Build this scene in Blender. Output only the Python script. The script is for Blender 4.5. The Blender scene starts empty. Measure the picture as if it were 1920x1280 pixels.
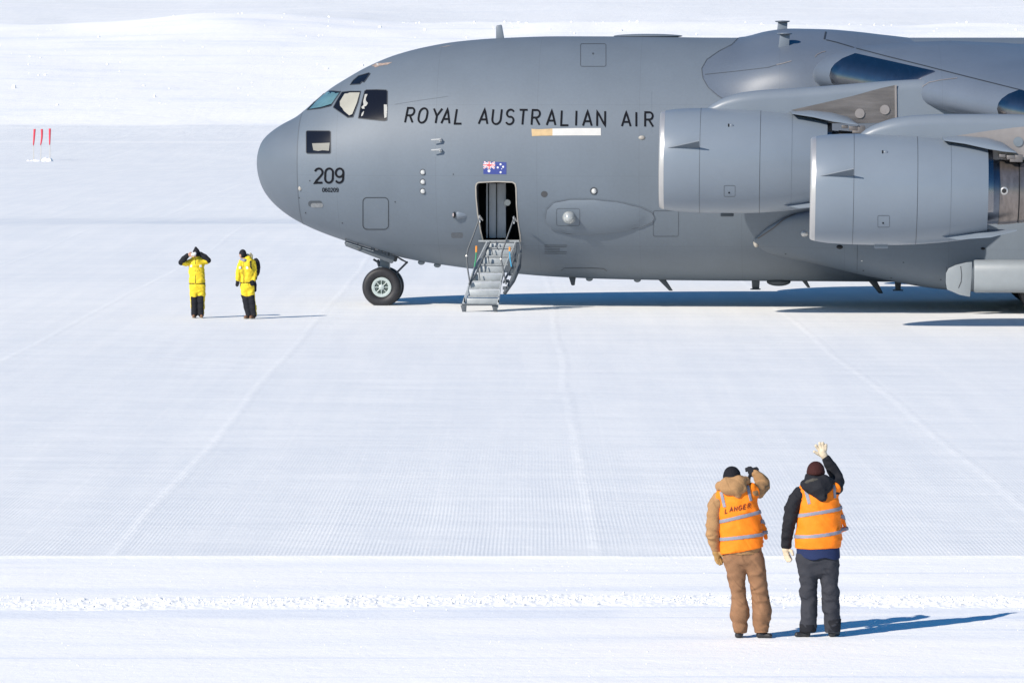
import bpy, bmesh, math, random
import numpy as np
from mathutils import Vector, Matrix, noise
from mathutils.bvhtree import BVHTree
from mathutils.geometry import delaunay_2d_cdt
random.seed(4)
S = bpy.context.scene
COL = S.collection
R = math.radians

# ------------------------------------------------------------------ camera, sky, sun, exposure
FPX, CH = 8700.0, 5.8                      # focal length in photo pixels, eye height
YAW = R(3.5); PITCH = math.atan(464 / FPX)
rgt = Vector((math.cos(YAW), math.sin(YAW), 0)); fwd = Vector((-math.sin(YAW), math.cos(YAW), 0))
CAM = -(rgt * ((482 - 960) / FPX * 128.0) + fwd * 128.0); CAM.z = CH
cd = bpy.data.cameras.new('camera'); cam = bpy.data.objects.new('camera', cd); COL.objects.link(cam)
cam.location = CAM; cam.rotation_euler = (math.pi / 2 - PITCH, 0, YAW)
cd.sensor_width = 36; cd.lens = FPX / 1920 * 36; cd.clip_start = 1; cd.clip_end = 9000
S.camera = cam
S.render.resolution_x, S.render.resolution_y = 1024, 682
ROT = cam.rotation_euler.to_matrix()
# light travels (in camera-aligned ground axes) right 1.04, away 1.15, down 1
SD = (rgt * 1.12 + fwd * 1.05 + Vector((0, 0, -1))).normalized()
w = bpy.data.worlds.new('World'); S.world = w; w.use_nodes = True
nt = w.node_tree; bg = nt.nodes['Background']
sky = nt.nodes.new('ShaderNodeTexSky'); sky.sky_type = 'NISHITA'; sky.sun_disc = False
el = math.asin(-SD.z); sky.sun_elevation = el
sky.sun_rotation = math.atan2(-SD.x, -SD.y)
sky.altitude = 700; sky.air_density = 1.0; sky.dust_density = 0.2; sky.ozone_density = 1.6
hs = nt.nodes.new('ShaderNodeHueSaturation'); hs.inputs['Saturation'].default_value = 1.45
nt.links.new(sky.outputs[0], hs.inputs['Color']); nt.links.new(hs.outputs[0], bg.inputs[0])
bg.inputs[1].default_value = 0.1
sl = bpy.data.lights.new('sun', 'SUN'); sl.energy = 4.7; sl.angle = R(0.5); sl.color = (1, 0.925, 0.825)
so = bpy.data.objects.new('sun', sl); COL.objects.link(so)
so.rotation_euler = SD.to_track_quat('-Z', 'Y').to_euler()
S.view_settings.view_transform = 'Standard'; S.view_settings.look = 'None'
S.view_settings.exposure = 0.2; S.view_settings.gamma = 1; S.view_settings.use_curve_mapping = False

# ------------------------------------------------------------------ picture-to-place measuring
def ray(u, v):
    return (ROT @ Vector(((u - 960) / FPX, (640 - v) / FPX, -1))).normalized()
def P(u, v, Y):                              # point of the sight line on the plane Y = const
    d = ray(u, v); return CAM + d * ((Y - CAM.y) / d.y)
def G(u, v, z=0.0):                          # point of the sight line at height z
    d = ray(u, v); return CAM + d * ((z - CH) / d.z)

# ------------------------------------------------------------------ helpers
def tag(o, label=None, cat=None, group=None, kind=None):
    if label: o['label'] = label
    if cat: o['category'] = cat
    if group: o['group'] = group
    if kind: o['kind'] = kind
    return o
def empty(name, loc=(0, 0, 0), rz=0):
    o = bpy.data.objects.new(name, None); COL.objects.link(o); o.location = loc; o.rotation_euler = (0, 0, rz)
    o.empty_display_size = 0.3; return o
def link(name, me, mats, parent=None, smooth=True, sharp=None):
    o = bpy.data.objects.new(name, me); COL.objects.link(o)
    for m in (mats if isinstance(mats, (list, tuple)) else [mats]): me.materials.append(m)
    if parent: o.parent = parent
    if smooth: me.polygons.foreach_set('use_smooth', [True] * len(me.polygons))
    if sharp: me.set_sharp_from_angle(angle=R(sharp))
    return o
def mesh(name, vs, fs, mats, parent=None, smooth=True, sharp=None):
    me = bpy.data.meshes.new(name); me.from_pydata([tuple(v) for v in vs], [], [tuple(f) for f in fs]); me.update()
    return link(name, me, mats, parent, smooth, sharp)
class MB:
    def __init__(s): s.v = []; s.f = []
    def add(s, vs, fs):
        n = len(s.v); s.v += [Vector(v) for v in vs]; s.f += [tuple(i + n for i in f) for f in fs]
    def hexa(s, p):                          # 8 corners: bottom ring then top ring
        s.add(p, [(3, 2, 1, 0), (4, 5, 6, 7), (0, 1, 5, 4), (1, 2, 6, 5), (2, 3, 7, 6), (3, 0, 4, 7)])
    def box(s, c, d, rot=None):
        c = Vector(c); x, y, z = [q / 2 for q in d]
        q = [Vector(t) for t in ((-x, -y, -z), (x, -y, -z), (x, y, -z), (-x, y, -z), (-x, -y, z), (x, -y, z), (x, y, z), (-x, y, z))]
        if rot: q = [rot @ t for t in q]
        s.hexa([c + t for t in q])
    def tube(s, pts, rad, n=10):             # round bar through points, radii may vary
        pts = [Vector(p) for p in pts]; k = len(pts)
        if not isinstance(rad, (list, tuple)): rad = [rad] * k
        vs = []; up = None
        for i, p in enumerate(pts):
            t = (pts[min(i + 1, k - 1)] - pts[max(i - 1, 0)]).normalized()
            a = (up if up else (Vector((0, 0, 1)) if abs(t.z) < .9 else Vector((1, 0, 0)))).cross(t).normalized()
            b = t.cross(a); up = b if False else up
            for j in range(n):
                an = 2 * math.pi * j / n; vs.append(p + (a * math.cos(an) + b * math.sin(an)) * rad[i])
        fs = [(i * n + j, i * n + (j + 1) % n, (i + 1) * n + (j + 1) % n, (i + 1) * n + j) for i in range(k - 1) for j in range(n)]
        fs += [tuple(range(n))[::-1], tuple((k - 1) * n + j for j in range(n))]
        s.add(vs, fs)
    def lathe(s, c, axis, prof, n=64, cap0=False, cap1=False):   # prof: (along, radius)
        c = Vector(c); ax = Vector(axis).normalized()
        a = ax.cross(Vector((0, 0, 1)) if abs(ax.z) < .9 else Vector((1, 0, 0))).normalized(); b = ax.cross(a)
        vs = [c + ax * h + (a * math.cos(2 * math.pi * j / n) + b * math.sin(2 * math.pi * j / n)) * r for h, r in prof for j in range(n)]
        k = len(prof)
        fs = [(i * n + j, i * n + (j + 1) % n, (i + 1) * n + (j + 1) % n, (i + 1) * n + j) for i in range(k - 1) for j in range(n)]
        if cap0: fs.append(tuple(range(n))[::-1])
        if cap1: fs.append(tuple((k - 1) * n + j for j in range(n)))
        s.add(vs, fs)
    def ball(s, c, r, n=16):
        c = Vector(c); r = Vector(r) if not isinstance(r, (int, float)) else Vector((r, r, r))
        vs = []; m = n // 2
        for i in range(m + 1):
            p = math.pi * i / m
            for j in range(n):
                q = 2 * math.pi * j / n
                vs.append(c + Vector((math.sin(p) * math.cos(q) * r.x, math.sin(p) * math.sin(q) * r.y, math.cos(p) * r.z)))
        s.add(vs, [(i * n + j, (i + 1) * n + j, (i + 1) * n + (j + 1) % n, i * n + (j + 1) % n) for i in range(m) for j in range(n)])
    def prism(s, poly, off):                 # closed polygon (3D points) pushed along off
        n = len(poly); poly = [Vector(p) for p in poly]; off = Vector(off)
        s.add(poly + [p + off for p in poly], [tuple(range(n))[::-1], tuple(range(n, 2 * n))] + [(i, (i + 1) % n, n + (i + 1) % n, n + i) for i in range(n)])
    def build(s, name, mats, parent=None, smooth=True, sharp=35, bevel=0, merge=True):
        bm = bmesh.new(); me = bpy.data.meshes.new(name); me.from_pydata([tuple(v) for v in s.v], [], s.f); bm.from_mesh(me)
        if merge: bmesh.ops.remove_doubles(bm, verts=bm.verts, dist=1e-5)
        bmesh.ops.recalc_face_normals(bm, faces=bm.faces)
        if bevel:
            es = [e for e in bm.edges if len(e.link_faces) == 2 and e.calc_face_angle(0) > R(30)]
            bmesh.ops.bevel(bm, geom=es, offset=bevel, segments=2, affect='EDGES', profile=0.5, clamp_overlap=True)
        bm.to_mesh(me); bm.free()
        return link(name, me, mats, parent, smooth, sharp)

# ------------------------------------------------------------------ materials
def mat(name, col, rough=0.5, metal=0.0, var=0.0, vscale=1.0, stretch=(1, 1, 1), bump=0.0, bscale=20, spec=0.5, coat=0, sheen=0, detail=4):
    m = bpy.data.materials.new(name); m.use_nodes = True; t = m.node_tree; b = t.nodes['Principled BSDF']
    b.inputs['Base Color'].default_value = (*col, 1); b.inputs['Roughness'].default_value = rough; b.inputs['Metallic'].default_value = metal
    b.inputs['Specular IOR Level'].default_value = spec
    if coat: b.inputs['Coat Weight'].default_value = coat
    if sheen: b.inputs['Sheen Weight'].default_value = sheen
    tc = t.nodes.new('ShaderNodeTexCoord'); mp = t.nodes.new('ShaderNodeMapping'); mp.inputs['Scale'].default_value = stretch
    t.links.new(tc.outputs['Object'], mp.inputs[0])
    if var:
        n = t.nodes.new('ShaderNodeTexNoise'); n.inputs['Scale'].default_value = vscale; n.inputs['Detail'].default_value = detail
        n.inputs['Roughness'].default_value = 0.6
        t.links.new(mp.outputs[0], n.inputs['Vector'])
        mr = t.nodes.new('ShaderNodeMapRange'); mr.inputs[1].default_value = 0.25; mr.inputs[2].default_value = 0.75
        mr.inputs[3].default_value = 1 - var; mr.inputs[4].default_value = 1 + var
        t.links.new(n.outputs[0], mr.inputs[0])
        mx = t.nodes.new('ShaderNodeVectorMath'); mx.operation = 'SCALE'; mx.inputs[0].default_value = col
        t.links.new(mr.outputs[0], mx.inputs['Scale']); t.links.new(mx.outputs[0], b.inputs['Base Color'])
        m['scale_node'] = mx.name
    if bump:
        n = t.nodes.new('ShaderNodeTexNoise'); n.inputs['Scale'].default_value = bscale; n.inputs['Detail'].default_value = 4
        t.links.new(mp.outputs[0], n.inputs['Vector'])
        bp = t.nodes.new('ShaderNodeBump'); bp.inputs['Distance'].default_value = bump; bp.inputs['Strength'].default_value = 1
        t.links.new(n.outputs[0], bp.inputs['Height']); t.links.new(bp.outputs[0], b.inputs['Normal'])
    return m
def math_node(t, op, a, b=None, c=None):
    n = t.nodes.new('ShaderNodeMath'); n.operation = op
    for i, x in enumerate((a, b, c)):
        if x is None: continue
        if isinstance(x, (int, float)): n.inputs[i].default_value = x
        else: t.links.new(x, n.inputs[i])
    return n.outputs[0]
def paint_panels(name, col, rough, lines_x, dz, dark=0.86):
    """aircraft paint: stained grey with thin rivetted seams"""
    m = mat(name, col, rough, var=0.08, vscale=0.55, stretch=(1, 1, 0.45), detail=6)
    t = m.node_tree; b = t.nodes['Principled BSDF']; mx = t.nodes[m['scale_node']]
    tc = t.nodes.new('ShaderNodeTexCoord'); sp = t.nodes.new('ShaderNodeSeparateXYZ'); t.links.new(tc.outputs['Object'], sp.inputs[0])
    def lines(sock, per, off, wd):
        q = math_node(t, 'PINGPONG', math_node(t, 'ADD', sock, off), per / 2)
        mr = t.nodes.new('ShaderNodeMapRange'); mr.interpolation_type = 'SMOOTHSTEP'; t.links.new(q, mr.inputs[0])
        mr.inputs[1].default_value = wd * .5; mr.inputs[2].default_value = wd * 1.5; mr.inputs[3].default_value = dark; mr.inputs[4].default_value = 1
        return mr.outputs[0]
    f = math_node(t, 'MULTIPLY', lines(sp.outputs[0], lines_x, 0.31, .006), lines(sp.outputs[2], dz, 0.2, .005))
    n2 = t.nodes.new('ShaderNodeTexNoise'); n2.inputs['Scale'].default_value = 14; n2.inputs['Detail'].default_value = 6
    mr = t.nodes.new('ShaderNodeMapRange'); mr.inputs[1].default_value = .3; mr.inputs[2].default_value = .7; mr.inputs[3].default_value = .975; mr.inputs[4].default_value = 1.025
    t.links.new(tc.outputs['Object'], n2.inputs['Vector']); t.links.new(n2.outputs[0], mr.inputs[0])
    f = math_node(t, 'MULTIPLY', f, mr.outputs[0])
    m2 = t.nodes.new('ShaderNodeVectorMath'); m2.operation = 'SCALE'
    t.links.new(mx.outputs[0], m2.inputs[0]); t.links.new(f, m2.inputs['Scale']); t.links.new(m2.outputs[0], b.inputs['Base Color'])
    return m
GREY = (0.13, 0.158, 0.192)
M = {}
M['paint'] = paint_panels('grey_paint', GREY, 0.56, 2.74, 1.9)
M['radome'] = mat('radome_paint', (0.118, 0.143, 0.175), 0.5, var=.04, vscale=1.2, detail=6)
M['nacelle'] = mat('nacelle_paint', (0.178, 0.212, 0.255), 0.36, var=.035, vscale=1.3, detail=6)
M['wing'] = paint_panels('wing_paint', (0.112, 0.137, 0.178), 0.42, 2.1, 50)
M['pylon'] = mat('pylon_paint', (0.165, 0.195, 0.235), 0.4, var=.04, vscale=1.5, detail=6)
M['seam'] = mat('seam_sealant', (0.03, 0.036, 0.045), 0.6)
M['soft_seam'] = mat('thin_seam', (0.066, 0.078, 0.094), 0.6)
M['letter'] = mat('black_lettering', (0.008, 0.009, 0.012), 0.8, spec=.1)
M['faint'] = mat('faint_print', (0.065, 0.075, 0.088), 0.5)
M['lip'] = mat('bare_lip_metal', (0.52, 0.51, 0.50), 0.38, metal=0.6, var=.05, vscale=3)
M['polish'] = mat('polished_metal', (0.25, 0.25, 0.265), 0.26, metal=1.0, var=.12, vscale=3, stretch=(4, 1, 1), detail=6)
M['titan'] = mat('heat_stained_metal', (0.17, 0.155, 0.15), 0.45, metal=0.55, var=.35, vscale=2.2, stretch=(.4, 1, 2.5), bump=.004, bscale=6)
M['titan2'] = mat('pale_heat_shield', (0.30, 0.272, 0.262), 0.45, metal=0.4, var=.15, vscale=2.2)
M['core'] = mat('core_metal', (0.24, 0.21, 0.195), 0.35, metal=0.8, var=.3, vscale=2.5, stretch=(3, 1, 1))
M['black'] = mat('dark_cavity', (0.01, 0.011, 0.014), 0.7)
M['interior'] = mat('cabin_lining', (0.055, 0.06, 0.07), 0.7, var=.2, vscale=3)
M['panel'] = mat('cabin_panel', (0.72, 0.74, 0.77), 0.5, var=.08, vscale=3)
M['frame'] = mat('door_frame', (0.36, 0.335, 0.30), 0.45, var=.15, vscale=8)
M['win'] = mat('dark_window', (0.008, 0.009, 0.014), 0.15, spec=.35)
M['teal'] = mat('windshield_reflection', (0.105, 0.205, 0.235), 0.2, var=.25, vscale=3, detail=8)  # teal reflection of the front pane, put into its colour
M['blind'] = mat('cream_blind', (0.36, 0.35, 0.30), 0.4, var=.08, vscale=3)
M['glow'] = mat('white_lens', (0.6, 0.6, 0.585), 0.25, metal=.2)
M['white'] = mat('white_decal', (0.56, 0.55, 0.53), 0.5, var=.05, vscale=6)
M['ochre'] = mat('ochre_decal', (0.50, 0.35, 0.18), 0.5, var=.15, vscale=6)
M['navy'] = mat('flag_blue', (0.035, 0.055, 0.24), 0.5); M['fwhite'] = mat('flag_white', (0.8, 0.8, 0.82), 0.5); M['fred'] = mat('flag_red', (0.65, 0.07, 0.08), 0.5)
M['tyre'] = mat('tyre_rubber', (0.022, 0.022, 0.026), 0.55, var=.2, vscale=6, spec=.4)
M['hub'] = mat('wheel_hub_paint', (0.40, 0.46, 0.45), 0.4, var=.1, vscale=15); M['hubdark'] = mat('hub_recess', (0.07, 0.1, 0.09), 0.5, var=.4, vscale=30)
M['gear'] = mat('gear_paint', (0.155, 0.185, 0.215), 0.4, var=.1, vscale=4); M['gdark'] = mat('gear_steel', (0.055, 0.066, 0.08), 0.5)
M['alu'] = mat('worn_aluminium', (0.33, 0.355, 0.37), 0.5, metal=0.15, var=.14, vscale=6, detail=8)
M['aludark'] = mat('stair_frame_steel', (0.085, 0.098, 0.112), 0.5, metal=.1, var=.2, vscale=10)
M['tread'] = mat('stair_tread', (0.29, 0.31, 0.32), 0.7, var=.25, vscale=12)
M['green'] = mat('green_rope', (0.03, 0.28, 0.12), 0.6); M['blue'] = mat('blue_rope', (0.04, 0.3, 0.5), 0.6); M['orange'] = mat('orange_grip', (0.75, 0.28, 0.04), 0.6)
M['flagred'] = mat('red_marker_cloth', (0.62, 0.05, 0.08), 0.7, var=.2, vscale=2); M['bamboo'] = mat('bamboo_cane', (0.55, 0.52, 0.45), 0.6)

# ------------------------------------------------------------------ ground (own axes: x right of the camera, y straight ahead)
def smooth(a, b, x):
    t = min(1, max(0, (x - a) / (b - a))); return t * t * (3 - 2 * t)
PROF = [(-600, 176), (0, 0), (1, 1)]
KEY = [(230, 0.0), (300, 0.05), (400, 0.12), (500, 1.3), (528, 2.45), (640, 7.2), (780, 13.2), (890, 18.7), (915, 19.6), (940, 19.7), (985, 20.2), (1400, 38.0), (2200, 74), (3600, 150), (6500, 330)]
def hz(x, y):
    z = 0.0
    if y > 230:
        for (a, za), (b, zb) in zip(KEY, KEY[1:]):
            if y <= b:
                t = (y - a) / (b - a); z = za + (zb - za) * t; break
        else: z = KEY[-1][1]
    n = noise.noise(Vector((x / 60, y / 110, 3.1)))
    z += smooth(230, 420, y) * 0.35 * n * (1 + y / 500)
    z += smooth(480, 540, y) * 0.25 * noise.fractal(Vector((x / 26, y / 40, 9)), 1, 2, 4)
    # a swell in the crest line behind
    z += smooth(760, 900, y) * (1 - smooth(960, 1150, y)) * (1.6 * math.exp(-((x + 52 + 0) / 22) ** 2) + 0.5 * noise.noise(Vector((x / 14, y / 30, 1))))
    # shallow trough across the runway
    z += 0.30 * math.exp(-((y - 190) / 17) ** 2) - 0.25 * math.exp(-((y - 232) / 16) ** 2)
    if 57 < y < 59: z += 0.02 * math.exp(-((y - 58.0) / .12) ** 2)
    return z
rows = [-700, -300, -120, -40, 0, 20, 32] + [36 + i * 0.8 for i in range(26)] + [57.4, 57.7, 57.85, 57.95, 58.05, 58.15, 58.3, 58.6, 59, 60, 62, 65]
y = 68.0
while y < 6500: rows.append(y); y *= 1.008 if y < 260 else (1.011 if y < 1200 else 1.03)
rows.append(6500)
cols = []
for i in range(-110, 111):
    s = i / 110; cols.append(0.115 * (s * 1.25 if abs(s) < .8 else math.copysign(1 + (abs(s) - .8) * 5 + ((abs(s) - .8) * 5) ** 3 * 12, s)))
gv = []; 
for y in rows:
    wd = max(abs(y), 60) + (0 if y > 60 else 0)
    for c in cols: gv.append((c * wd, y, hz(c * wd, y)))
nc = len(cols)
gf = [(i * nc + j, i * nc + j + 1, (i + 1) * nc + j + 1, (i + 1) * nc + j) for i in range(len(rows) - 1) for j in range(nc - 1)]
def snow_material():
    m = bpy.data.materials.new('snow'); m.use_nodes = True; t = m.node_tree; b = t.nodes['Principled BSDF']; L = t.links
    b.inputs['Roughness'].default_value = 0.75; b.inputs['Specular IOR Level'].default_value = 0.25
    tc = t.nodes.new('ShaderNodeTexCoord'); sp = t.nodes.new('ShaderNodeSeparateXYZ'); L.new(tc.outputs['Object'], sp.inputs[0])
    X, Y = sp.outputs[0], sp.outputs[1]
    def mr(s, a, b_, c, d, sm=True):
        n = t.nodes.new('ShaderNodeMapRange'); n.interpolation_type = 'SMOOTHSTEP' if sm else 'LINEAR'; L.new(s, n.inputs[0])
        for i, q in enumerate((a, b_, c, d)): n.inputs[i + 1].default_value = q
        return n.outputs[0]
    def nz(scale, stretch, det=5, rough=.6):
        mp = t.nodes.new('ShaderNodeMapping'); mp.inputs['Scale'].default_value = stretch; L.new(tc.outputs['Object'], mp.inputs[0])
        n = t.nodes.new('ShaderNodeTexNoise'); n.inputs['Scale'].default_value = scale; n.inputs['Detail'].default_value = det; n.inputs['Roughness'].default_value = rough
        L.new(mp.outputs[0], n.inputs['Vector']); return n.outputs[0]
    mul = lambda a, b_: math_node(t, 'MULTIPLY', a, b_)
    add = lambda a, b_: math_node(t, 'ADD', a, b_)
    sub = lambda a, b_: math_node(t, 'SUBTRACT', a, b_)
    wob = add(mul(sub(nz(1.3, (1, 1, 1), 3), .5), .16), mul(sub(nz(.22, (1, 1, 1), 2), .5), .7))
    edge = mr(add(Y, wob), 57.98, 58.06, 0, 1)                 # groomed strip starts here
    far = mr(add(Y, mul(sub(nz(.05, (1, 1, 1), 3), .5), 3)), 522, 531, 0, 1)  # far slope painted brighter, part of its sunward lighting put into colour
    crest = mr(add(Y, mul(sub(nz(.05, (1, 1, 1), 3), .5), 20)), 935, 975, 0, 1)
    G_ = mul(edge, sub(1, mul(far, sub(1, mul(crest, .8)))))     # 1 = bluish compacted, rib micro-shade put into its tone, 0 = bright fresh
    # passes of the groomer: long lanes along Y
    xw = add(X, mul(sub(nz(.12, (1, .35, 1), 2), .5), 0.45))
    lane = mr(math_node(t, 'PINGPONG', add(xw, 5.0), 3.05), 0.0, 0.15, 1, 0)
    lane2 = mr(math_node(t, 'PINGPONG', add(xw, 1.1), 0.66), 0.0, 0.05, 1, 0)
    fade = mr(nz(.05, (.6, .5, 1), 3), .40, .62, .12, 1)
    drag = mr(nz(1.6, (1, .035, 1), 5, .6), .36, .66, 0, 1)
    lanen = mr(nz(2.2, (1, .6, 1), 4), .35, .65, .25, 1)
    near = mr(Y, 30, 430, 1, .3)
    pat = mr(nz(.28, (1, .35, 1), 6, .62), .3, .7, 0, 1)
    pat2 = mr(nz(.9, (.12, 1, 1), 5, .6), .35, .68, 0, 1)
    pat3 = mr(nz(.045, (.5, 1, 1), 6, .66), .28, .56, 0, 1)
    # brightness of compacted snow
    f = add(add(mul(mul(lane, lanen), mul(fade, .34)), mul(lane2, mul(lanen, mr(Y, 62, 100, .26, .06)))), add(mul(pat, .22), mul(pat2, .28)))
    f = add(f, mul(mr(Y, 100, 128, 0, 1), mul(mr(Y, 132, 150, 1, 0), .25)))
    f = add(f, mul(drag, .26))
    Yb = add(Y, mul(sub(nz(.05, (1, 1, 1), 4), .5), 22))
    trough_shade = mul(mul(mr(Yb, 195, 204, 0, 1), mr(Yb, 208, 232, 1, 0)), mr(nz(.05, (1, .4, 1), 4), .35, .6, .5, 1))  # dark mottled strip: shade of the trough slope put into the snow colour
    f = sub(f, mul(trough_shade, sub(1.0, mul(lane, .4))))
    drift = mul(mr(nz(.09, (.12, 1, 1), 5, .6), .56, .66, 0, 1), mr(Y, 300, 380, 0, 1))
    f = add(f, mul(drift, .5))
    f = mr(f, -.7, 1, 0, 1, False)
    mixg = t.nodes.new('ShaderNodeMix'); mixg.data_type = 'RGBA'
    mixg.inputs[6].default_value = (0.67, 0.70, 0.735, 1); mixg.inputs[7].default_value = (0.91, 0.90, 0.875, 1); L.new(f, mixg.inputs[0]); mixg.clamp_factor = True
    # fresh snow with drifts
    patf = mr(nz(.8, (.06, 1, 1), 6, .62), .30, .52, 0, 1)
    pat4 = mr(nz(1.9, (.018, 1, 1), 3, .5), .60, .66, 0, 1)
    ridge_shade = mul(mul(mr(add(Y, mul(wob, .6)), 50.9, 51.4, 0, 1), mr(add(Y, mul(wob, .6)), 51.9, 52.1, 1, 0)), mr(nz(.25, (1, .3, 1), 2), .4, .6, .2, 1))  # bluish strip: shade on the ridge's near side put into the colour
    patf = sub(patf, mul(add(mul(pat4, .9), mul(ridge_shade, 1.1)), mr(Y, 57, 60, 1, 0)))
    fr = add(mul(patf, mr(Y, 100, 300, 1, 0)), mul(pat3, mr(Y, 100, 300, 0, 1)))
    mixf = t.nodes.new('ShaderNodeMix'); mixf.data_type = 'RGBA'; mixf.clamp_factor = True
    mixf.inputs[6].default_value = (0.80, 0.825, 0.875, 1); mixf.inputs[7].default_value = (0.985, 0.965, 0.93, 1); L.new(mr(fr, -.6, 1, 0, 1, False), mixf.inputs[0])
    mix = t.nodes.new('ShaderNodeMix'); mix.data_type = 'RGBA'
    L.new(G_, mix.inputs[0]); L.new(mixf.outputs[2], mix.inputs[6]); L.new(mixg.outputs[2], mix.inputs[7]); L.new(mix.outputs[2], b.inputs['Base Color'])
    # relief: corduroy ribs, clods, drifts
    xr = add(add(X, mul(Y, -0.004)), mul(sub(nz(.3, (1, .3, 1), 1), .5), 0.10))
    ribs = math_node(t, 'SINE', mul(xr, 2 * math.pi / 0.052))
    ribs = mul(mul(ribs, mul(edge, mr(Y, 58, 84, 1, 0))), mr(nz(.7, (1, .3, 1), 3), .35, .6, .35, 1))
    h = add(mul(ribs, 0.0009), mul(mul(mul(lane, lanen), edge), .006))
    h = add(h, mul(nz(9, (1, 1, 1), 6, .7), mr(Y, 58, 59, .010, .006)))
    h = add(h, mul(nz(.8, (.5, 1, 1), 6, .6), mr(Y, 200, 520, .05, .25)))
    bp = t.nodes.new('ShaderNodeBump'); bp.inputs['Distance'].default_value = 1; bp.inputs['Strength'].default_value = 1
    L.new(h, bp.inputs['Height']); L.new(bp.outputs[0], b.inputs['Normal'])
    return m
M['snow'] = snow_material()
M['fresh'] = mat('fresh_snow', (0.96, 0.95, 0.93), 0.75, var=.03, vscale=2, spec=.25, bump=.01, bscale=12)
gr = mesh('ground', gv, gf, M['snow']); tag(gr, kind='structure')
gr.location = (CAM.x, CAM.y, 0); gr.rotation_euler = (0, 0, YAW)
def GL(x, y, z=0): return Vector((CAM.x, CAM.y, 0)) + rgt * x + fwd * y + Vector((0, 0, z))

# crumbly windrow in the foreground
sv = []; sf = []; nx, ny = 900, 54
for j in range(ny):
    for i in range(nx):
        x = -8 + 16 * i / (nx - 1); yy = -0.75 + 1.5 * j / (ny - 1)
        cy = 52.75 + 0.25 * math.sin(x * .35 + 1) + .12 * noise.noise(Vector((x, 0, 0)))
        e = max(0, 1 - (abs(yy) / 0.72) ** 3)
        p = Vector((x * 6, yy * 6, 0))
        c = noise.fractal(p, .9, 2.2, 5); d = abs(noise.noise(Vector((x * 15, yy * 15, 7))))
        sv.append((x, cy + yy, -0.012 + e * (0.016 + (0.026 * max(0, c + .1) + 0.022 * d) * (.6 + .9 * max(0, .5 + noise.noise(Vector((x * .8, 3, 0))))))))
sf = [(j * nx + i, j * nx + i + 1, (j + 1) * nx + i + 1, (j + 1) * nx + i) for j in range(ny - 1) for i in range(nx - 1)]
wr = mesh('snow_ridge', sv, sf, M['fresh']); tag(wr, kind='structure'); wr.location = gr.location; wr.rotation_euler = gr.rotation_euler
mb = MB()
def clod(mb, c, r):
    vs = []; n = 6
    ph = random.random() * 6; sx, sy, sz = [random.uniform(.6, 1.2) * r for _ in range(3)]
    for i in range(1, 3):
        for j in range(n):
            a = ph + 2 * math.pi * j / n; q = math.pi * i / 3
            k = random.uniform(.75, 1.2); vs.append(Vector(c) + Vector((math.sin(q) * math.cos(a) * sx * k, math.sin(q) * math.sin(a) * sy * k, math.cos(q) * sz * k)))
    vs.append(Vector(c) + Vector((0, 0, sz))); 
    fs = [(j, n + j, n + (j + 1) % n, (j + 1) % n) for j in range(n)] + [(2 * n, j, (j + 1) % n) for j in range(n)]
    mb.add(vs, fs)
for _ in range(2600):
    x = random.uniform(-7.5, 7.5); cy = 52.75 + 0.25 * math.sin(x * .35 + 1)
    clod(mb, (x, cy + random.gauss(0, .25), random.uniform(.0, .025)), abs(random.gauss(0, .007)) + .006)
for _ in range(260):
    u, v = random.uniform(-8, 8), random.uniform(46, 57.5); clod(mb, (u, v, .0), random.uniform(.004, .012))
rl = random.Random(8)
for _ in range(420):
    yy = rl.choice((rl.gauss(935, 6), rl.uniform(560, 930), rl.uniform(560, 930))); xx = rl.uniform(-.16, .16) * yy; r_ = min(.5, abs(rl.gauss(0, .13)) + .07 + (.25 if rl.random() < .04 else 0))
    clod(mb, (xx, yy, hz(xx, yy) + r_ * .1), r_)
cl = mb.build('snow_clods', M['fresh'], sharp=None, merge=False); tag(cl, 'small white snow clods strewn along the crumbly foreground ridge and the far slope', 'snow clods', kind='stuff')
cl.location = gr.location; cl.rotation_euler = gr.rotation_euler

# ------------------------------------------------------------------ aircraft
AC = empty('cargo_aircraft', (0, 0, 0))
tag(AC, 'large grey four engined military cargo aircraft with open crew door and folding stairs', 'aircraft')

def hermite(xs, ys):
    xs = list(xs); ys = list(ys); n = len(xs); d = [(ys[i + 1] - ys[i]) / (xs[i + 1] - xs[i]) for i in range(n - 1)]
    m = [d[0]] + [0 if d[i - 1] * d[i] <= 0 else 2 / (1 / d[i - 1] + 1 / d[i]) for i in range(1, n - 1)] + [d[-1]]
    def f(x):
        if x <= xs[0]: return ys[0]
        if x >= xs[-1]: return ys[-1]
        i = max(k for k in range(n - 1) if xs[k] <= x); h = xs[i + 1] - xs[i]; t = (x - xs[i]) / h
        return (2 * t**3 - 3 * t**2 + 1) * ys[i] + (t**3 - 2 * t**2 + t) * h * m[i] + (-2 * t**3 + 3 * t**2) * ys[i + 1] + (t**3 - t**2) * h * m[i + 1]
    return f
top_px = [(482, 305), (484.5, 284), (492, 265), (508, 248), (530, 233), (556, 219), (575, 204), (600, 182), (625, 163), (650, 147.5), (690, 125), (740, 104), (800, 88), (860, 78), (935, 72), (1050, 68.5), (1200, 69), (1345, 71)]
bot_px = [(482, 305), (485, 330), (494, 355), (508, 375), (528, 394), (556, 413), (600, 434), (650, 452), (700, 467), (760, 484), (850, 499), (940, 510), (1040, 518.5), (1130, 522.5), (1250, 525), (1650, 528)]
X0 = P(482, 305, 0).x; ZN = P(482, 305, 0).z
def prof(px, tail):
    q = []; z = []
    for u, v in px:
        p = P(u, v, 0); q.append(math.sqrt(max(0, p.x - X0))); z.append(p.z)
    for X, zz in tail: q.append(math.sqrt(X - X0)); z.append(zz)
    return hermite(q, z)
ztop = prof(top_px, [(30, 7.32), (40, 7.25), (52, 6.9)])
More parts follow.
